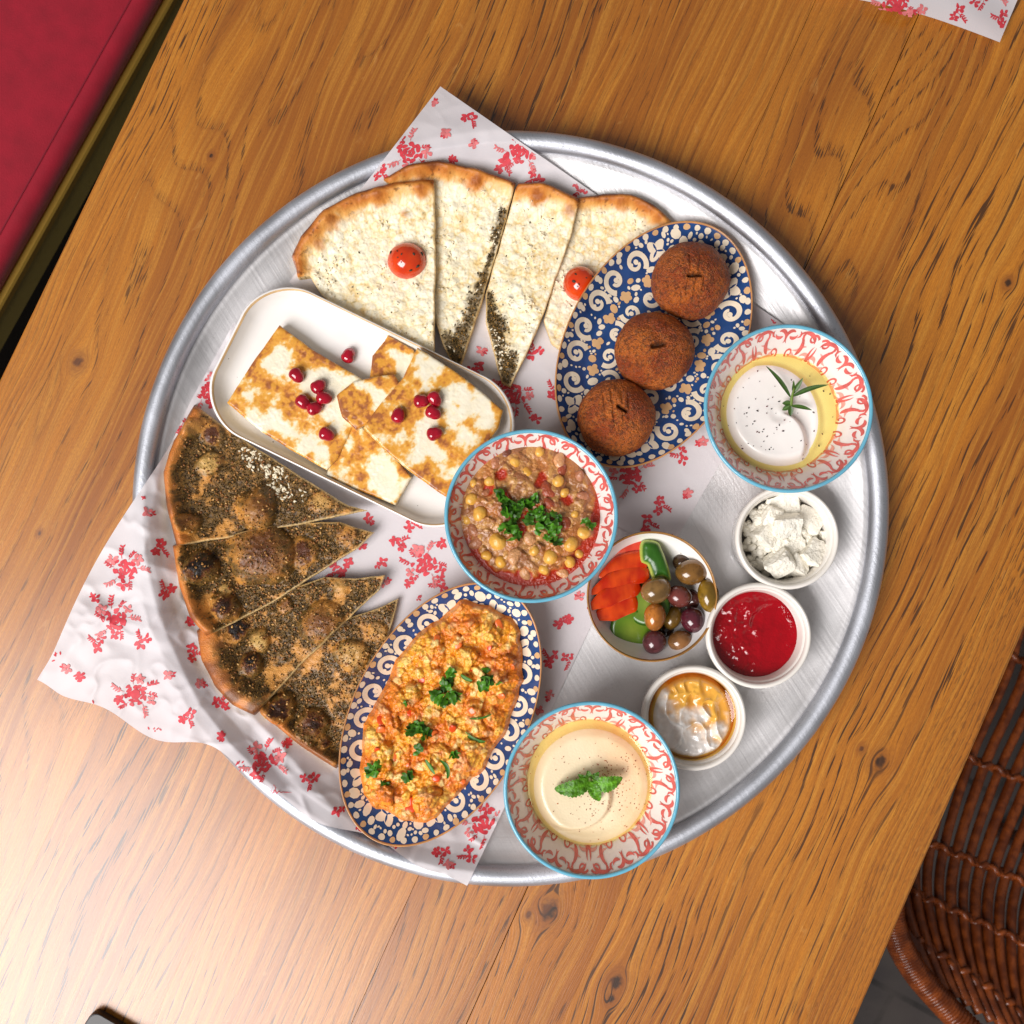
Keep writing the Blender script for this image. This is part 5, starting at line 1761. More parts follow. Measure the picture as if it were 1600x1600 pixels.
for i, (x, y, l, a, lb) in enumerate([(741, 1153, 17, -.45, "parsley strip slanting on the lower right of the eggs"), (674, 1193, 13, -1.0, "short parsley strip below the centre of the eggs"), (700, 1196, 15, -1.2, "curved parsley strip beside the short strip"), (752, 1119, 17, .2, "thin parsley sliver at the eggs' right"), (729, 1058, 10, -.5, "parsley sliver between the centre bunch and right tuft")]):
    R = np.random.default_rng(90 + i); q = P2(x, y, .028); z = float(ez(q[:1], q[1:])[0])
    V, F, C = strip(R, plen(l, .028), plen(3.2 if i != 3 else 1.6, .028), a, np.array([q[0], q[1], z + .0012]))
    mesh("parsley_leaf", V, F, m_pars, None, C, label=lb, cat="parsley", group=GP)

# ---- bean stew
m_stew = material("bean_stew", None, .13, spec=.5, coat=.3, noise=(300, .1), bump=(500, .0011), coat_rough=.1)
b = B_foul; zl = b['zb'] + .0415
rs = float(np.interp(zl, [b['zs'](r) for r in np.linspace(0, b['R'] * .98, 200)], np.linspace(0, b['R'] * .98, 200)))
so = b['c'] + circle(150) * rs
chick = [(750, 803, 13), (778, 846, 15), (843, 706, 9), (892, 850, 13), (890, 878, 10), (860, 870, 13), (737, 780, 11), (872, 752, 10), (823, 738, 10), (783, 878, 10), (912, 832, 12), (765, 752, 9), (898, 803, 7), (740, 755, 7), (805, 722, 9), (850, 890, 9), (760, 868, 9), (905, 865, 8), (730, 812, 8), (835, 860, 9), (882, 770, 8)]
beans = [(855, 767, 14, 1), (776, 722, 11, 0), (792, 707, 9, 2), (873, 720, 12, 3), (878, 735, 9, 1), (745, 848, 12, 0), (884, 815, 11, 1), (740, 830, 11, 0), (803, 868, 13, 3), (828, 843, 12, 3), (858, 788, 10, 1), (905, 745, 10, 0), (760, 770, 8, 0), (880, 895, 10, 3), (912, 775, 10, 0), (820, 895, 11, 3)]


def stew_z(x, y, sd):
    f1, f2, i1 = worley(x + .003 * fbm(x, y, 90, 3, 2), y, 130, 71); g1, g2, i2 = worley(x, y, 300, 72)
    lump = .0036 * np.sqrt(np.clip(1 - f1 * f1, 0, 1)) * i1 + .0013 * (1 - g1) * i2
    oil = stew_oil(x, y, sd)
    return zl - .0012 + .0035 * sstep(0, .03, sd) + (1 - oil) * lump * sstep(0, .005, sd) - .0006 * oil


def stew_oil(x, y, sd):
    d = np.hypot(x - b['c'][0], y - b['c'][1]); a = np.arctan2(y - b['c'][1], x - b['c'][0])
    w = .0036 + .0048 * np.clip(np.cos(a + .75), 0, 1) + .0044 * np.clip(np.cos(a + 1.9), 0, 1) * .7
    m = sstep(1.15, .6, sd / w + (fbm(x, y, 130, 5, 3) - .5) * 1.2) * sstep(-.35, .25, np.cos(a + 1.25))
    for px, py, r in [(785, 740, 11), (764, 765, 11), (845, 750, 13), (790, 775, 10), (830, 800, 16), (885, 780, 10), (815, 830, 10)]:
        q = P2(px, py, zl)
        m = np.maximum(m, .9 * sstep(1.1, .5, np.hypot(x - q[0], y - q[1]) / plen(r, zl) + (fbm(x, y, 200, px, 3) - .5) * 1.4))
    return m


def stew_c(x, y, sd, z):
    f1, f2, i1 = worley(x + .003 * fbm(x, y, 90, 3, 2), y, 130, 71); g1, g2, i2 = worley(x, y, 300, 72)
    n = fbm(x, y, 70, 75, 4); n2 = fbm(x, y, 300, 76, 3)
    c = mix(lin(158, 102, 58), lin(190, 136, 84), n2)
    c = mix(c, lin(138, 82, 50), sstep(.4, .75, i1) * .7)
    c = mix(c, lin(214, 162, 92), sstep(.55, .85, i2) * .65)
    c = mix(c, lin(188, 108, 44), sstep(.5, .7, n) * .5)
    oil = stew_oil(x, y, sd)
    c = mix(c, lin(190, 92, 30), sstep(.05, .4, oil) * .6)
    return mix(c, lin(168, 30, 4), sstep(.35, .8, oil) * .92)


STEW = HF(so, .0006, stew_z, stew_c, zl - .003)
stew = thing("bean_stew", (*b['c'], zl - .003), "brown bean and chickpea stew with red oil in the central bowl", "stew")
mesh("stew_surface", STEW.V, STEW.F, m_stew, stew, STEW.C)
m_chick = material("chickpea", None, .3, spec=.5, coat=.2, noise=(260, .16), bump=(300, .0008))
Rg = np.random.default_rng(12)
for i, (x, y, r) in enumerate(chick):
    q = P2(x, y, zl + .003); z = float(STEW.z(q[:1], q[1:])[0][0]); rr = plen(r, zl)
    v, F = ICO3
    k = 1 + .10 * (fbm(v[:, 0] * .01 + i, v[:, 1] * .01 + v[:, 2] * .006, 120, i, 2) - .5) - .10 * np.exp(-((v[:, 0] * 3) ** 2)) * (v[:, 1] > .5)
    V = (v * k[:, None] * [rr, rr * .9, rr * .8]) @ rot_xyz(0, 0, Rg.uniform(0, 6)).T + [q[0], q[1], z - rr * .30]
    C = mix(np.repeat(lin(216, 152, 46)[None], len(V), 0), lin(230, 180, 88), fbm(V[:, 0], V[:, 1], 250, i, 2))
    mesh("chickpea", V, F, m_chick, stew, C)
bc = [lin(164, 106, 74), lin(150, 70, 44), lin(112, 64, 48), lin(196, 142, 96)]
for i, (x, y, r, k_) in enumerate(beans):
    q = P2(x, y, zl + .002); z = float(STEW.z(q[:1], q[1:])[0][0]); rr = plen(r, zl)
    v, F = ICO3
    v = v * [1.15, .8, .6]; v[:, 1] += .22 * v[:, 0] ** 2
    V = (v * rr) @ rot_xyz(Rg.normal(0, .3), Rg.normal(0, .3), Rg.uniform(0, 6)).T + [q[0], q[1], z - rr * .22]
    C = mix(np.repeat(bc[k_][None], len(V), 0), bc[k_] * 1.35, fbm(V[:, 0], V[:, 1], 300, i, 3))
    mesh("bean", V, F, m_stew, stew, C)
sz_ = lambda x, y: STEW.z(x, y)[0] + .002
parsley([(785, 778, 7, 7), (792, 790, 8, 9), (800, 802, 9, 9), (812, 792, 7, 8), (830, 787, 8, 8), (840, 800, 8, 9), (850, 812, 10, 9), (855, 826, 9, 9), (862, 842, 7, 7), (800, 820, 8, 8), (805, 834, 8, 8), (784, 822, 3, 5), (868, 812, 5, 5), (828, 812, 3, 6)], sz_,
        "heap of chopped parsley on the bean stew", 101, None, name="parsley_heap", size=6.3, znom=.048, layers=3)
parsley([(918, 815, 3, 5), (927, 822, 2, 3)], sz_, "lone parsley bits at the right side of the bean stew", 102, None, size=5.0, znom=.046)

# ---- labneh and hummus: smooth swirled dips under a ring of oil


def dip(bw, level, rfrac, swirl, label, cat, name, mat, colf, seed, th0, dep, hand=1, dome=.0022, oilf=None):
    zl = bw['zb'] + level
    rr = np.linspace(0, bw['R'] * .98, 200)
    rs = float(np.interp(zl, [bw['zs'](r) for r in rr], rr))
    c = bw['c']; o = c + circle(150) * rs

    def zf(x, y, sd):
        dx, dy = x - c[0], y - c[1]
        r = np.hypot(dx, dy) / rs; a = np.arctan2(dy, dx)
        ph = ((hand * (a - th0) + swirl * (1 - r)) / (2 * math.pi)) % 1.0
        ramp = ph * sstep(0.0, .05, 1 - ph) ** 1
        oilr = oilf(a)
        cr = sstep(.03, .22, r) * sstep(oilr + .02, oilr - .20, r)
        z = zl + dome * sstep(oilr + .03, oilr - .14, r) + dep * (ramp - .35) * cr - .0018 * sstep(oilr - .04, oilr + .08, r)
        return z + .0004 * (fbm(x, y, 60, seed, 3) - .5) + .0010 * np.exp(-(r / .10) ** 2)
    hf = HF(o, .00075, zf, lambda x, y, sd, z: colf(x, y, np.hypot(x - c[0], y - c[1]) / rs), zl - .006)
    t = thing(name, (*c, zl - .006), label, cat)
    mesh("dip_surface", hf.V, hf.F, mat, t, hf.C)
    return dict(t=t, hf=hf, rs=rs, zl=zl, c=c)


m_lab = material("labneh", None, .3, spec=.45, coat=.2, coat_rough=.15)
m_hum = material("hummus", None, .3, spec=.45, coat=.3, coat_rough=.12, bump=(700, .00015))
LAB = dip(B_lab, .0300, .74, -1.13, "smooth white labneh with a spoon swirl in the right bowl", "labneh", "labneh", m_lab,
          lambda x, y, r: mix(np.repeat(lin(247, 242, 237)[None], len(x), 0), lin(242, 232, 214), sstep(.7, 1, r)), 81, -1.08, .0075, hand=1, oilf=lambda a: .90 - .22 * np.clip(np.cos(a - .45), 0, 1))
HUM = dip(B_hum, .0315, .74, -3.6, "creamy beige hummus with a spoon swirl in the bottom bowl", "hummus", "hummus", m_hum,
          lambda x, y, r: mix(mix(np.repeat(lin(242, 224, 188)[None], len(x), 0), lin(238, 212, 164), sstep(.6, 1, r)), lin(232, 178, 124), .55 * sstep(.35, .7, fbm(x, y, 40, 3, 3)) * sstep(.0, .02, (x - B_hum['c'][0]) * .8 + (y - B_hum['c'][1]) * .3)), 82, -2.58, .0056, hand=1, oilf=lambda a: .91 - .06 * np.cos(a - 2.0))
m_oil = film("olive_oil", (1.0, .945, .56))
m_oil2 = film("pale_olive_oil", (1.0, .96, .70))


def oil_ring(dp, mat, label, dz, wid, seed):
    """a thin pool lying in the groove round the dip"""
    n = 160; a = np.arange(n) * 2 * math.pi / n
    V = []; ks = 9
    for j in range(ks):
        f = j / (ks - 1)
        rin = dp['rs'] * wid(a) ; rout = dp['rs'] * .995
        r = rout * (1 - f) + rin * f
        x = dp['c'][0] + r * np.cos(a); y = dp['c'][1] + r * np.sin(a)
        z = dp['zl'] + dz - .0004 * math.sin(f * math.pi) + .0006 * (f == 0)
        V.append(np.c_[x, y, np.full(n, z)])
    V = np.concatenate(V)
    i, k = np.meshgrid(np.arange(ks - 1), np.arange(n), indexing='ij'); k2 = (k + 1) % n
    F = np.stack([i * n + k, i * n + k2, (i + 1) * n + k2, (i + 1) * n + k], -1).reshape(-1, 4)
    return mesh("olive_oil", V, F, mat, None, label=label, cat="oil")


oil_ring(LAB, m_oil, "yellow ring of olive oil round the labneh", .0006, lambda a: .84 - .22 * np.clip(np.cos(a - .45), 0, 1), 1)
oil_ring(HUM, m_oil2, "yellow ring of olive oil round the hummus", .0006, lambda a: .82 - .05 * np.cos(a - 2.0), 2)


def specks(dp, n, cen, spr, size, cols, name, seed, extra=0):
    R = np.random.default_rng(seed)
    q = P2(*cen, dp['zl']); x = q[0] + R.normal(0, plen(spr, .03), n); y = q[1] + R.normal(0, plen(spr, .03), n)
    if extra:
        a = R.uniform(0, 6.28, extra); r = dp['rs'] * np.sqrt(R.random(extra)) * .97
        x = np.r_[x, dp['c'][0] + r * np.cos(a)]; y = np.r_[y, dp['c'][1] + r * np.sin(a)]
    k = np.hypot(x - dp['c'][0], y - dp['c'][1]) < dp['rs'] * .96
    x, y = x[k], y[k]; z = np.maximum(dp['hf'].z(x, y)[0], dp['zl'] + .0006); m = len(x)
    sz = R.uniform(.5, 1.2, (m, 1)) * size * np.array([1.3, .9, .6])
    V, F, C = scatter_mesh(ICO0, np.c_[x, y, z + .0002], sz, rand_rots(m, R), np.array(cols)[R.integers(0, len(cols), m)])
    mesh(name, V, F, m_crumb, dp['t'], C, kind="stuff")


specks(LAB, 46, (1198, 665), 30, .00062, [lin(44, 22, 16), lin(90, 24, 18), lin(30, 20, 16)], "pepper_specks", 5, 26)
specks(HUM, 190, (945, 1225), 26, .00042, [lin(176, 78, 26), lin(150, 60, 24), lin(196, 104, 44)], "paprika_specks", 6, 60)

# ---- herb sprigs


def long_leaf(a, b_, w, bend, R, col, ser=0, n=15, fold=.35, up=.0):
    """leaf blade from point a to b (3D), width w, folded along its midrib; ser = serrations"""
    a = np.array(a); b_ = np.array(b_); d = b_ - a; L = np.linalg.norm(d); t = d / L
    side = np.cross([0, 0, 1], t); side /= np.linalg.norm(side); nrm = np.cross(t, side)
    s = np.linspace(0, 1, n)
    prof = (np.sin(np.pi * s ** .8) ** .8) * w if not ser else (np.sin(np.pi * np.clip(s, 0, 1) ** .75) ** .62) * w
    if ser: prof = prof * (1 + .09 * ((np.arange(n) % 2) * 2 - 1) * (s > .1) * (s < .97))
    mid = a + d * s[:, None] + side * (bend * np.sin(np.pi * s))[:, None] + nrm * (up * np.sin(np.pi * s))[:, None]
    rows = []; cols = []
    for k, f in enumerate((-1, -.5, 0, .5, 1)):
        wav = (.12 * w * np.sin(s * n * .9 + k) if ser else 0)
        rows.append(mid + side * (prof * f)[:, None] + nrm * (fold * prof * abs(f) + wav * abs(f))[:, None])
        base = np.repeat((np.array(col) * (1.25 if k == 2 else 1.0 - .12 * (k % 2)))[None], n, 0)
        if ser and k % 2: base = base * (.72 + .5 * (np.arange(n) % 3 == 0))[:, None]
        cols.append(base)
    V = np.concatenate(rows); C = np.concatenate(cols)
    F = np.array([(k * n + i, k * n + i + 1, (k + 1) * n + i + 1, (k + 1) * n + i) for k in range(4) for i in range(n - 1)])
    return V, F, C


m_rose = material("rosemary_leaf", None, .4, spec=.45, noise=(500, .15))
zl = LAB['zl'] + .002
rs_root = P(1237, 622, zl + .004)
ros = thing("rosemary_sprig", (*rs_root[:2], zl), "small green rosemary sprig standing in the labneh", "herb")
V, F = tube([P(1235, 640, zl + .001), P(1236, 630, zl + .004), rs_root, P(1241, 606, zl + .009)], [.0012, .0011, .0010, .0005], 7)
mesh("stem", V, F, material("green_stem", lin(108, 136, 48), .5), ros)
for (x0, y0, x1, y1, z1, w, bd_) in [(1236, 622, 1196, 571, .011, 2.6, -.0012), (1237, 620, 1295, 601, .010, 2.9, .0014), (1238, 616, 1255, 590, .012, 2.9, .0), (1239, 612, 1240, 594, .014, 1.8, 0), (1236, 634, 1269, 641, .003, 2.4, .0006), (1235, 634, 1235, 651, .002, 3.2, 0), (1234, 634, 1222, 641, .003, 3.0, 0), (1236, 630, 1222, 630, .004, 3.2, 0)]:
    V, F, C = long_leaf(P(x0, y0, zl + .0045), P(x1, y1, zl + z1), plen(w * 1.35, .04), bd_, Rg, lin(62, 92, 34) * Rg.uniform(.8, 1.2))
    mesh("leaf", V, F, m_rose, ros, C)
m_mint = material("mint_leaf", None, .36, spec=.45, noise=(380, .3), bump=(450, .0012))
zl = HUM['zl'] + .003
mint = thing("mint_sprig", (*P2(918, 1220, zl), zl), "bright green mint sprig on top of the hummus", "herb")
for (x0, y0, x1, y1, z1, w, bd_, k_, up_) in [(922, 1222, 866, 1233, .004, 12.5, .0012, .85, .004), (925, 1224, 973, 1215, .006, 11.5, -.0014, 1.1, .004), (921, 1220, 937, 1252, .005, 9.0, .0, 1.0, .003), (922, 1218, 918, 1204, .010, 6.5, 0, .6, .002), (925, 1217, 936, 1206, .009, 6.0, 0, .5, .002), (918, 1219, 903, 1210, .007, 4.5, 0, .55, .001)]:
    V, F, C = long_leaf(P(x0, y0, zl + .005), P(x1, y1, zl + z1), plen(w * 1.05, .04), bd_, Rg, lin(86, 142, 22) * k_, ser=1, n=21, fold=.16, up=up_)
    mesh("leaf", V, F, m_mint, mint, C)
V, F = tube([P(920, 1222, zl), P(922, 1219, zl + .006), P(922, 1215, zl + .010)], .0011, 7); mesh("stem", V, F, material("mint_stem", lin(84, 100, 40), .5), mint)

# ---- olives, cucumber, tomato in the small bowl
m_olive_f = material("olive_skin", None, .16, spec=.55, coat=.45, noise=(240, .14), coat_rough=.08)


def olive(px, py, rx, ry, rot, z, col, label):
    q = P2(px, py, z)
    v, F = ICO4
    a, b2 = plen(rx, z), plen(ry, z)
    V = v * [a, b2, min(a, b2) * .95]
    V[:, 0] *= 1 + .06 * v[:, 1]
    n = fbm(V[:, 0] + q[0], V[:, 1] + V[:, 2] * .5 + q[1], 150, int(px), 4); n2 = fbm(V[:, 0] + q[0], V[:, 1] + q[1], 700, int(py), 2)
    base = lin(*col)
    C = mix(np.repeat((base * .7)[None], len(V), 0), base * 1.25, sstep(.3, .7, n)); C = mix(C, base * .5, sstep(.68, .78, n2) * .5)
    V = V @ rot_xyz(0, 0, rot).T + [q[0], q[1], z]
    mesh("olive", V, F, m_olive_f, None, C, label=label, cat="olive", group="olives in the small bowl")


zo = ZSB
olive(1068, 878, 17, 15, .3, zo + .018, (58, 38, 24), "dark olive at the back of the pile, half hidden")
olive(1084, 937, 17, 17, 0, zo + .014, (92, 50, 44), "purplish olive sunk in the middle right of the pile")
olive(1051, 965, 14, 20, -.4, zo + .018, (100, 72, 26), "brown-green olive wedged behind the orange-tan one")
olive(1040, 985, 14, 14, 0, zo + .012, (50, 32, 22), "dark olive at the bottom of the pile")
olive(1081, 894, 26, 20, .15, zo + .026, (116, 80, 36), "large brown olive at the upper right of the bowl")
olive(1107, 931, 16.5, 26, .12, zo + .030, (130, 98, 26), "yellow-green olive resting on the bowl's right edge")
olive(1061, 932, 20, 17, -.3, zo + .026, (104, 50, 44), "reddish purple olive in the centre of the pile")
olive(1083, 969, 19, 21, .5, zo + .025, (78, 28, 38), "plum-dark olive at the right below the centre")
olive(1063, 1002, 19.5, 17, .2, zo + .025, (128, 86, 48), "light brown olive at the bottom of the bowl")
olive(1022, 1003, 18.5, 19.5, -.3, zo + .025, (82, 40, 44), "purple olive at the bottom beside the cucumber")
olive(1023, 964, 17, 22, -.1, zo + .031, (172, 104, 40), "orange-tan olive overlapping the cucumber slice")
olive(1025, 923, 24, 20, .35, zo + .033, (124, 92, 50), "greyish brown olive topmost at the left of the pile")

m_toms = material("fresh_tomato", None, .22, spec=.5, coat=.25, noise=(220, .08))
m_cuc = material("cucumber", None, .3, spec=.5, coat=.15, noise=(300, .08))


def tomato_wedge(pts, w, z0, z1, label, seed, flesh=False):
    """a long slice: skin outside, flesh edge below; pts are photo pixels along it"""
    p = np.array(pts, float); n = 26
    pp = smooth_open(np.c_[p, np.linspace(z0, z1, len(p))], 10); n = len(pp)
    W = P(pp[:, 0], pp[:, 1], pp[:, 2])
    T = np.gradient(W, axis=0); T /= np.linalg.norm(T, axis=1)[:, None]
    side = np.cross([0, 0, 1], T); side /= np.linalg.norm(side, axis=1)[:, None]
    s = np.linspace(0, 1, n); ww = plen(w * 1.12, .03) * np.clip(.14 + 2.3 * s, 0, 1) * np.clip(.5 + 4 * (1 - s), 0, 1)
    sec = [(-.95, -.5), (-1.02, .12), (-.94, .24), (-.4, .34), (.3, .33), (.95, .20), (1.02, .08), (.95, -.5), (0, -.6)]
    m = len(sec)
    V = np.concatenate([W + side * (ww * a)[:, None] + np.array([0, 0, 1]) * (ww * h)[:, None] for a, h in sec])
    F = np.array([(k * n + i, k * n + i + 1, ((k + 1) % m) * n + i + 1, ((k + 1) % m) * n + i) for k in range(m) for i in range(n - 1)])
    caps = [np.array([[k * n for k in range(m)]]), np.array([[k * n + n - 1 for k in range(m)][::-1]])]
    nz_ = fbm(V[:, 0], V[:, 1], 160, seed, 3)
    C = mix(np.repeat(lin(186, 36, 6)[None], len(V), 0), lin(218, 72, 14), sstep(.3, .7, nz_))
    fl = np.isin(np.repeat(np.arange(m), n), [0, 1, 8]) | flesh
    C = np.where(fl[:, None], mix(np.repeat(lin(222, 70, 50)[None], len(V), 0), lin(240, 130, 96), sstep(.45, .65, nz_)), C)
    mesh("tomato_slice", V, [F] + caps, m_toms, None, C, label=label, cat="tomato", group="tomato slices in the small bowl")


tomato_wedge([(948, 880), (968, 864), (1000, 852), (1012, 852)], 13, zo + .020, zo + .024, "pale fleshy tomato slice at the back beside the dark cucumber", 1, True)
tomato_wedge([(936, 902), (962, 886), (990, 876), (1014, 874)], 13, zo + .026, zo + .024, "uppermost of the long tomato slices, tip at the left edge", 2)
tomato_wedge([(922, 928), (950, 912), (982, 900), (1014, 896)], 12.5, zo + .029, zo + .024, "middle long tomato slice", 3)
tomato_wedge([(918, 952), (944, 936), (972, 922), (1000, 914)], 13.5, zo + .031, zo + .024, "lower long tomato slice poking over the bowl's left edge", 4)
tomato_wedge([(926, 966), (950, 956), (972, 946), (996, 938)], 15, zo + .026, zo + .021, "lowest tomato slice touching the round cucumber slice", 5)


def cuke_disc(px, py, r, z, label, seed, tilt):
    q = P2(px, py, z); R_ = plen(r, z); n = 64; a = np.arange(n) * 2 * math.pi / n
    rad = R_ * (1 + .02 * np.sin(a * 3 + seed))
    V = []; C = []
    zs_ = [(0.0, .0022), (.35, .0020), (.6, .0021), (.80, .0022), (.88, .0021), (.975, .0010), (1.0, 0), (.985, -.0016), (.5, -.002), (0, -.002)]
    cs_ = [lin(122, 140, 42), lin(108, 132, 34), lin(90, 122, 26), lin(82, 116, 22), lin(62, 102, 16), lin(34, 74, 10), lin(34, 78, 12), lin(40, 84, 14), lin(110, 140, 40), lin(110, 140, 40)]
    for (s, h), c_ in zip(zs_, cs_):
        V.append(np.c_[rad * s * np.cos(a), rad * s * np.sin(a), np.full(n, h)])
        C.append(np.repeat(c_[None], n, 0) * (1 + .10 * (fbm(np.cos(a) * s, np.sin(a) * s, 6, seed, 3)[:, None] - .5)))
    V = np.concatenate(V) @ rot_xyz(*tilt).T + [q[0], q[1], z]
    m = len(zs_); i, k = np.meshgrid(np.arange(m - 1), np.arange(n), indexing='ij'); k2 = (k + 1) % n
    F = np.stack([i * n + k, (i + 1) * n + k, (i + 1) * n + k2, i * n + k2], -1).reshape(-1, 4)
    mesh("cucumber_slice", V, F, m_cuc, None, np.concatenate(C), label=label, cat="cucumber", group="cucumber in the small bowl")


cuke_disc(988, 984, 36, zo + .019, "round cucumber slice at the bowl's lower left", 1, (.18, .12, 0))
cuke_disc(1012, 944, 34, zo + .022, "round cucumber slice between the tomato and the olives", 2, (-.1, -.25, 0))
# thick cucumber chunk, dark skin up
q = smooth_closed([(1004, 846), (1028, 846), (1038, 862), (1048, 890), (1050, 908), (1036, 902), (1022, 904), (1014, 884), (1003, 876)], 4)
CO = poly(q, zo + .034)


def cuk_z(x, y, sd):
    return zo + .032 + edge_round(sd, .006, .005) + .0003 * (fbm(x, y, 300, 4, 2) - .5)


def cuk_c(x, y, sd, z):
    n = fbm(x * 2, y * .5, 180, 9, 3)
    c = mix(np.repeat(lin(22, 66, 10)[None], len(x), 0), lin(58, 112, 24), n)
    e = sstep(.0022, .0004, sd)
    return mix(c, lin(172, 190, 84), e)


hf = HF(CO, .0005, cuk_z, cuk_c, zo + .020, lin(186, 200, 110))
mesh("cucumber_slice", hf.V, hf.F, m_cuc, None, hf.C, label="dark-skinned cucumber chunk standing at the bowl's top", cat="cucumber", group="cucumber in the small bowl")

# ---- feta
m_feta = material("feta", lin(246, 240, 226), .5, spec=.35, noise=(260, .04), bump=(420, .0016))
b = R_feta; Rg = np.random.default_rng(31)


def chunk(px, py, z, s, rot, label, seed, flat=.75):
    R = np.random.default_rng(seed); n = 7
    # a broken block: a box with cut corners and uneven faces
    h = np.array([(x, y, zz) for x in (-1, 1) for y in (-1, 1) for zz in (-1, 1)], float)
    h *= R.uniform(.75, 1.1, (8, 3)) * s * [1, .8, flat]
    import bmesh
    bm = bmesh.new()
    for p in h: bm.verts.new(p)
    bmesh.ops.convex_hull(bm, input=bm.verts)
    bmesh.ops.bevel(bm, geom=bm.edges[:] + bm.verts[:], offset=.0006, segments=1, affect='EDGES', profile=.5)
    bmesh.ops.triangulate(bm, faces=bm.faces[:])
    bmesh.ops.subdivide_edges(bm, edges=bm.edges[:], cuts=3, use_grid_fill=True)
    bm.verts.ensure_lookup_table(); bm.faces.ensure_lookup_table()
    V = np.array([v.co[:] for v in bm.verts]); bm.verts.index_update()
    bmesh.ops.triangulate(bm, faces=bm.faces[:]); bm.verts.index_update()
    F = np.array([[v.index for v in f.verts] for f in bm.faces]); bm.free()
    k = (fbm(V[:, 0] + V[:, 2], V[:, 1] - V[:, 2] * .7, 260, seed, 3) - .5)
    V = V * (1 + .40 * k[:, None])
    q = P2(px, py, z)
    V = V @ rot_xyz(*rot).T + [q[0], q[1], z]
    mesh("feta_chunk", V, F, m_feta, None, smooth=False, label=label, cat="feta", group="feta chunks in the ramekin")


zf_ = b['zb']
for i, a_ in enumerate([(1228, 855, .016, .0125, (.1, .1, .3), "broad feta chunk at the bottom of the heap", .7), (1200, 830, .020, .0095, (.3, .2, .9), "ragged feta chunk at the heap's left side", .8), (1225, 790, .018, .0105, (.1, -.2, .2), "squarish feta chunk at the top of the heap", .8),
                        (1262, 812, .020, .0095, (-.2, .1, -.6), "flat feta chunk at the heap's upper right", .7), (1230, 822, .030, .0095, (.4, .1, .15), "feta chunk lying highest in the middle with a grey face", .7), (1218, 880, .025, .0085, (.5, -.3, .5), "pointed feta chunk at the heap's lower edge", .9),
                        (1245, 885, .022, .0065, (-.4, .3, -.5), "small feta chunk right of the pointed one", .9), (1268, 862, .022, .0088, (.2, .4, .9), "crumbly feta chunk at the heap's lower right", .8), (1205, 805, .022, .0070, (.2, -.4, 1.2), "small bright feta chunk at the upper left", .9), (1288, 838, .017, .0060, (.1, .3, .2), "small feta chunk against the ramekin's right wall", .9)]):
    chunk(a_[0], a_[1], zf_ + a_[2], a_[3], a_[4], a_[5], 200 + i, a_[6])
Rg = np.random.default_rng(77); n = 420
a_ = Rg.uniform(0, 6.28, n); r_ = b['R'] * .74 * np.sqrt(Rg.random(n))
pos = np.c_[b['c'][0] + r_ * np.cos(a_), b['c'][1] + r_ * np.sin(a_), zf_ + .008 + .014 * (1 - (r_ / b['R']) ** 2) * Rg.uniform(.6, 1.15, n)]
V, F, C = scatter_mesh(ICO1, pos, Rg.uniform(.0014, .0036, (n, 1)) * np.array([1.2, 1, .8]), rand_rots(n, Rg), np.zeros((n, 3)))
mesh("feta_crumbs", V, F, m_feta, None, smooth=False, label="loose feta crumbs filling the ramekin between the chunks", cat="feta", kind="stuff")

# ---- jam
b = R_jam; zl = b['zb'] + .0215
rr = np.linspace(0, b['R'] * .86, 200); rs = float(np.interp(zl, [b['zs'](r) for r in rr], rr))


def jam_z(x, y, sd):
    dx_, dy_ = x - b['c'][0], y - b['c'][1]; r = np.hypot(dx_, dy_) / rs; a = np.arctan2(dy_, dx_)
    ph = ((-(a - .6) + 1.5 * (1 - r)) / (2 * math.pi)) % 1.0
    ramp = ph * sstep(0, .06, 1 - ph)
    lump = fbm(x + .004 * fbm(x, y, 120, 3, 2), y, 140, 91, 3)
    west = sstep(.35, -.25, dx_ / rs)
    return zl + .0028 * (ramp - .5) * sstep(.05, .3, r) * sstep(1, .75, r) + (.0050 * (lump - .5)) * west * sstep(0, .006, sd) + .0006 * (fbm(x, y, 600, 92, 2) - .5) * west


m_jam = material("red_jam", lin(150, 0, 16), .06, spec=.6, noise=(120, .15), bump=(200, .0009))
hf = HF(b['c'] + circle(130) * rs, .0006, jam_z, lambda x, y, sd, z: np.ones((len(x), 3)) * .3, zl - .004)
mesh("red_jam", hf.V, hf.F, m_jam, label="glossy dark red jam swirled inside its ramekin", cat="jam")

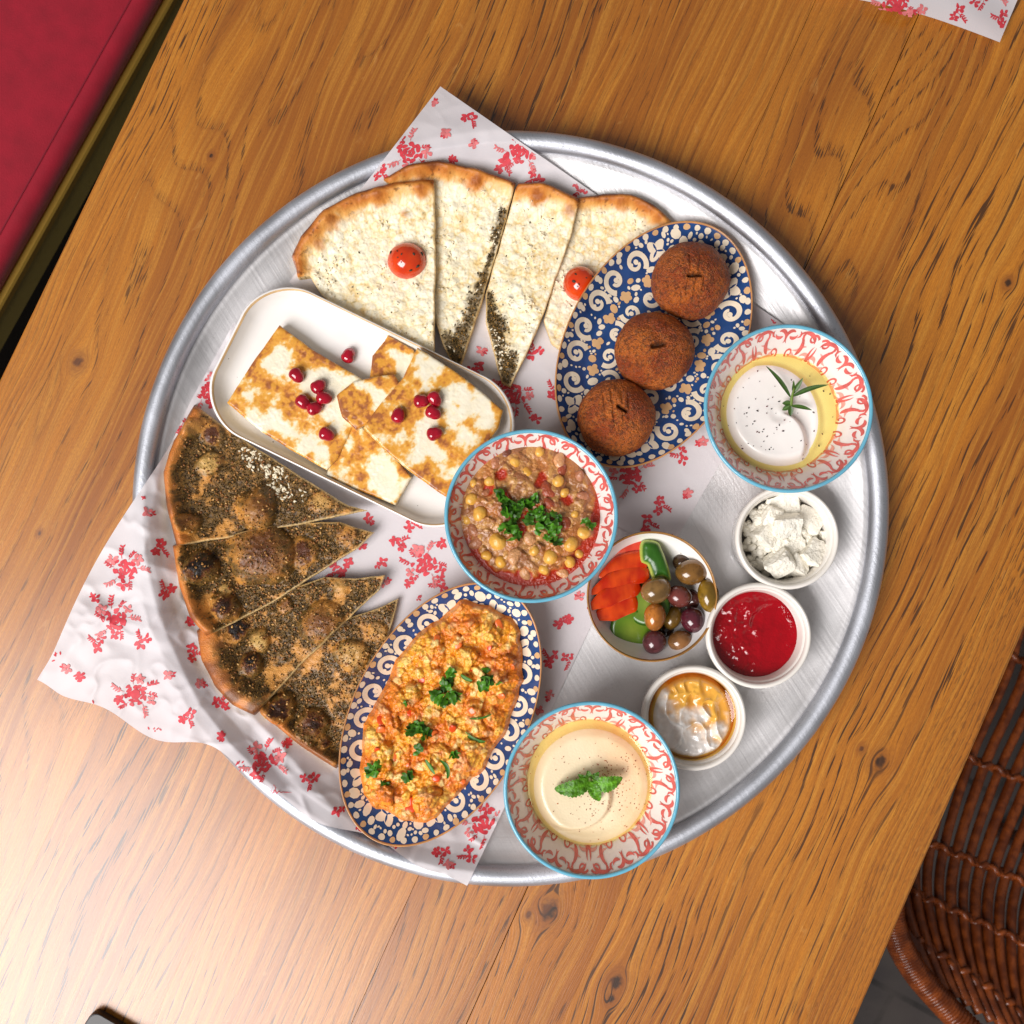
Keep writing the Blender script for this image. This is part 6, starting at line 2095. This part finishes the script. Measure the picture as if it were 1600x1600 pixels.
# ---- cream under honey
b = R_hon; zl = b['zb'] + .0275
rr = np.linspace(0, b['R'] * .86, 200); rs = float(np.interp(zl, [b['zs'](r) for r in rr], rr))


def fold(x, y):
    wx = x + .005 * (fbm(x, y, 70, 3, 2) - .5); wy = y + .005 * (fbm(x, y, 70, 9, 2) - .5)
    return 1 - np.abs(2 * fbm(wx * 1.0, wy * .8, 75, 95, 3) - 1)


def honey_amt(x, y):
    u = ((x - b['c'][0]) * .62 + (y - b['c'][1]) * .78) / rs
    return sstep(-.25, .35, u + (fbm(x, y, 110, 97, 3) - .5) * 1.2)


def hon_z(x, y, sd):
    r = np.hypot(x - b['c'][0], y - b['c'][1]) / rs
    f = fold(x, y)
    return zl - .004 + sstep(1.0, .8, r) * (.0040 + .0060 * f ** 2 + .0030 * (1 - honey_amt(x, y)) * fbm(x, y, 220, 98, 3))


def hon_c(x, y, sd, z):
    r = np.hypot(x - b['c'][0], y - b['c'][1]) / rs
    n = fbm(x, y, 260, 99, 3)
    c = mix(np.repeat(lin(250, 246, 242)[None], len(x), 0), lin(242, 232, 224), n)
    h = honey_amt(x, y); f = fold(x, y)
    amber = mix(lin(222, 142, 14), lin(236, 172, 40), f)
    amber = mix(amber, lin(190, 100, 8), sstep(.78, .97, r))
    c = mix(c, amber, h * (1 - .75 * sstep(.90, .97, f) * sstep(.9, .5, h)) * .95)
    return mix(c, lin(190, 108, 20), sstep(.88, .98, r) * .8)


m_hon = material("honeyed_cream", None, .12, spec=.55, coat=.5, coat_rough=.04, bump=(240, .0004))
hf = HF(b['c'] + circle(130) * rs, .00055, hon_z, hon_c, zl - .007)
cream = thing("honeyed_cream", (*b['c'], zl - .006), "thick white cream drizzled with amber honey in its ramekin", "cream")
mesh("cream", hf.V, hf.F, m_hon, cream, hf.C)
V, F = loft(b['c'], circle(96), [(0, zl - .0005), (rs * .6, zl - .0005), (rs * .98, zl - .0002), (rs * 1.004, zl + .0006)])
mesh("honey_pool", V, F[:, ::-1], film("amber_honey", (.99, .82, .36)), cream)
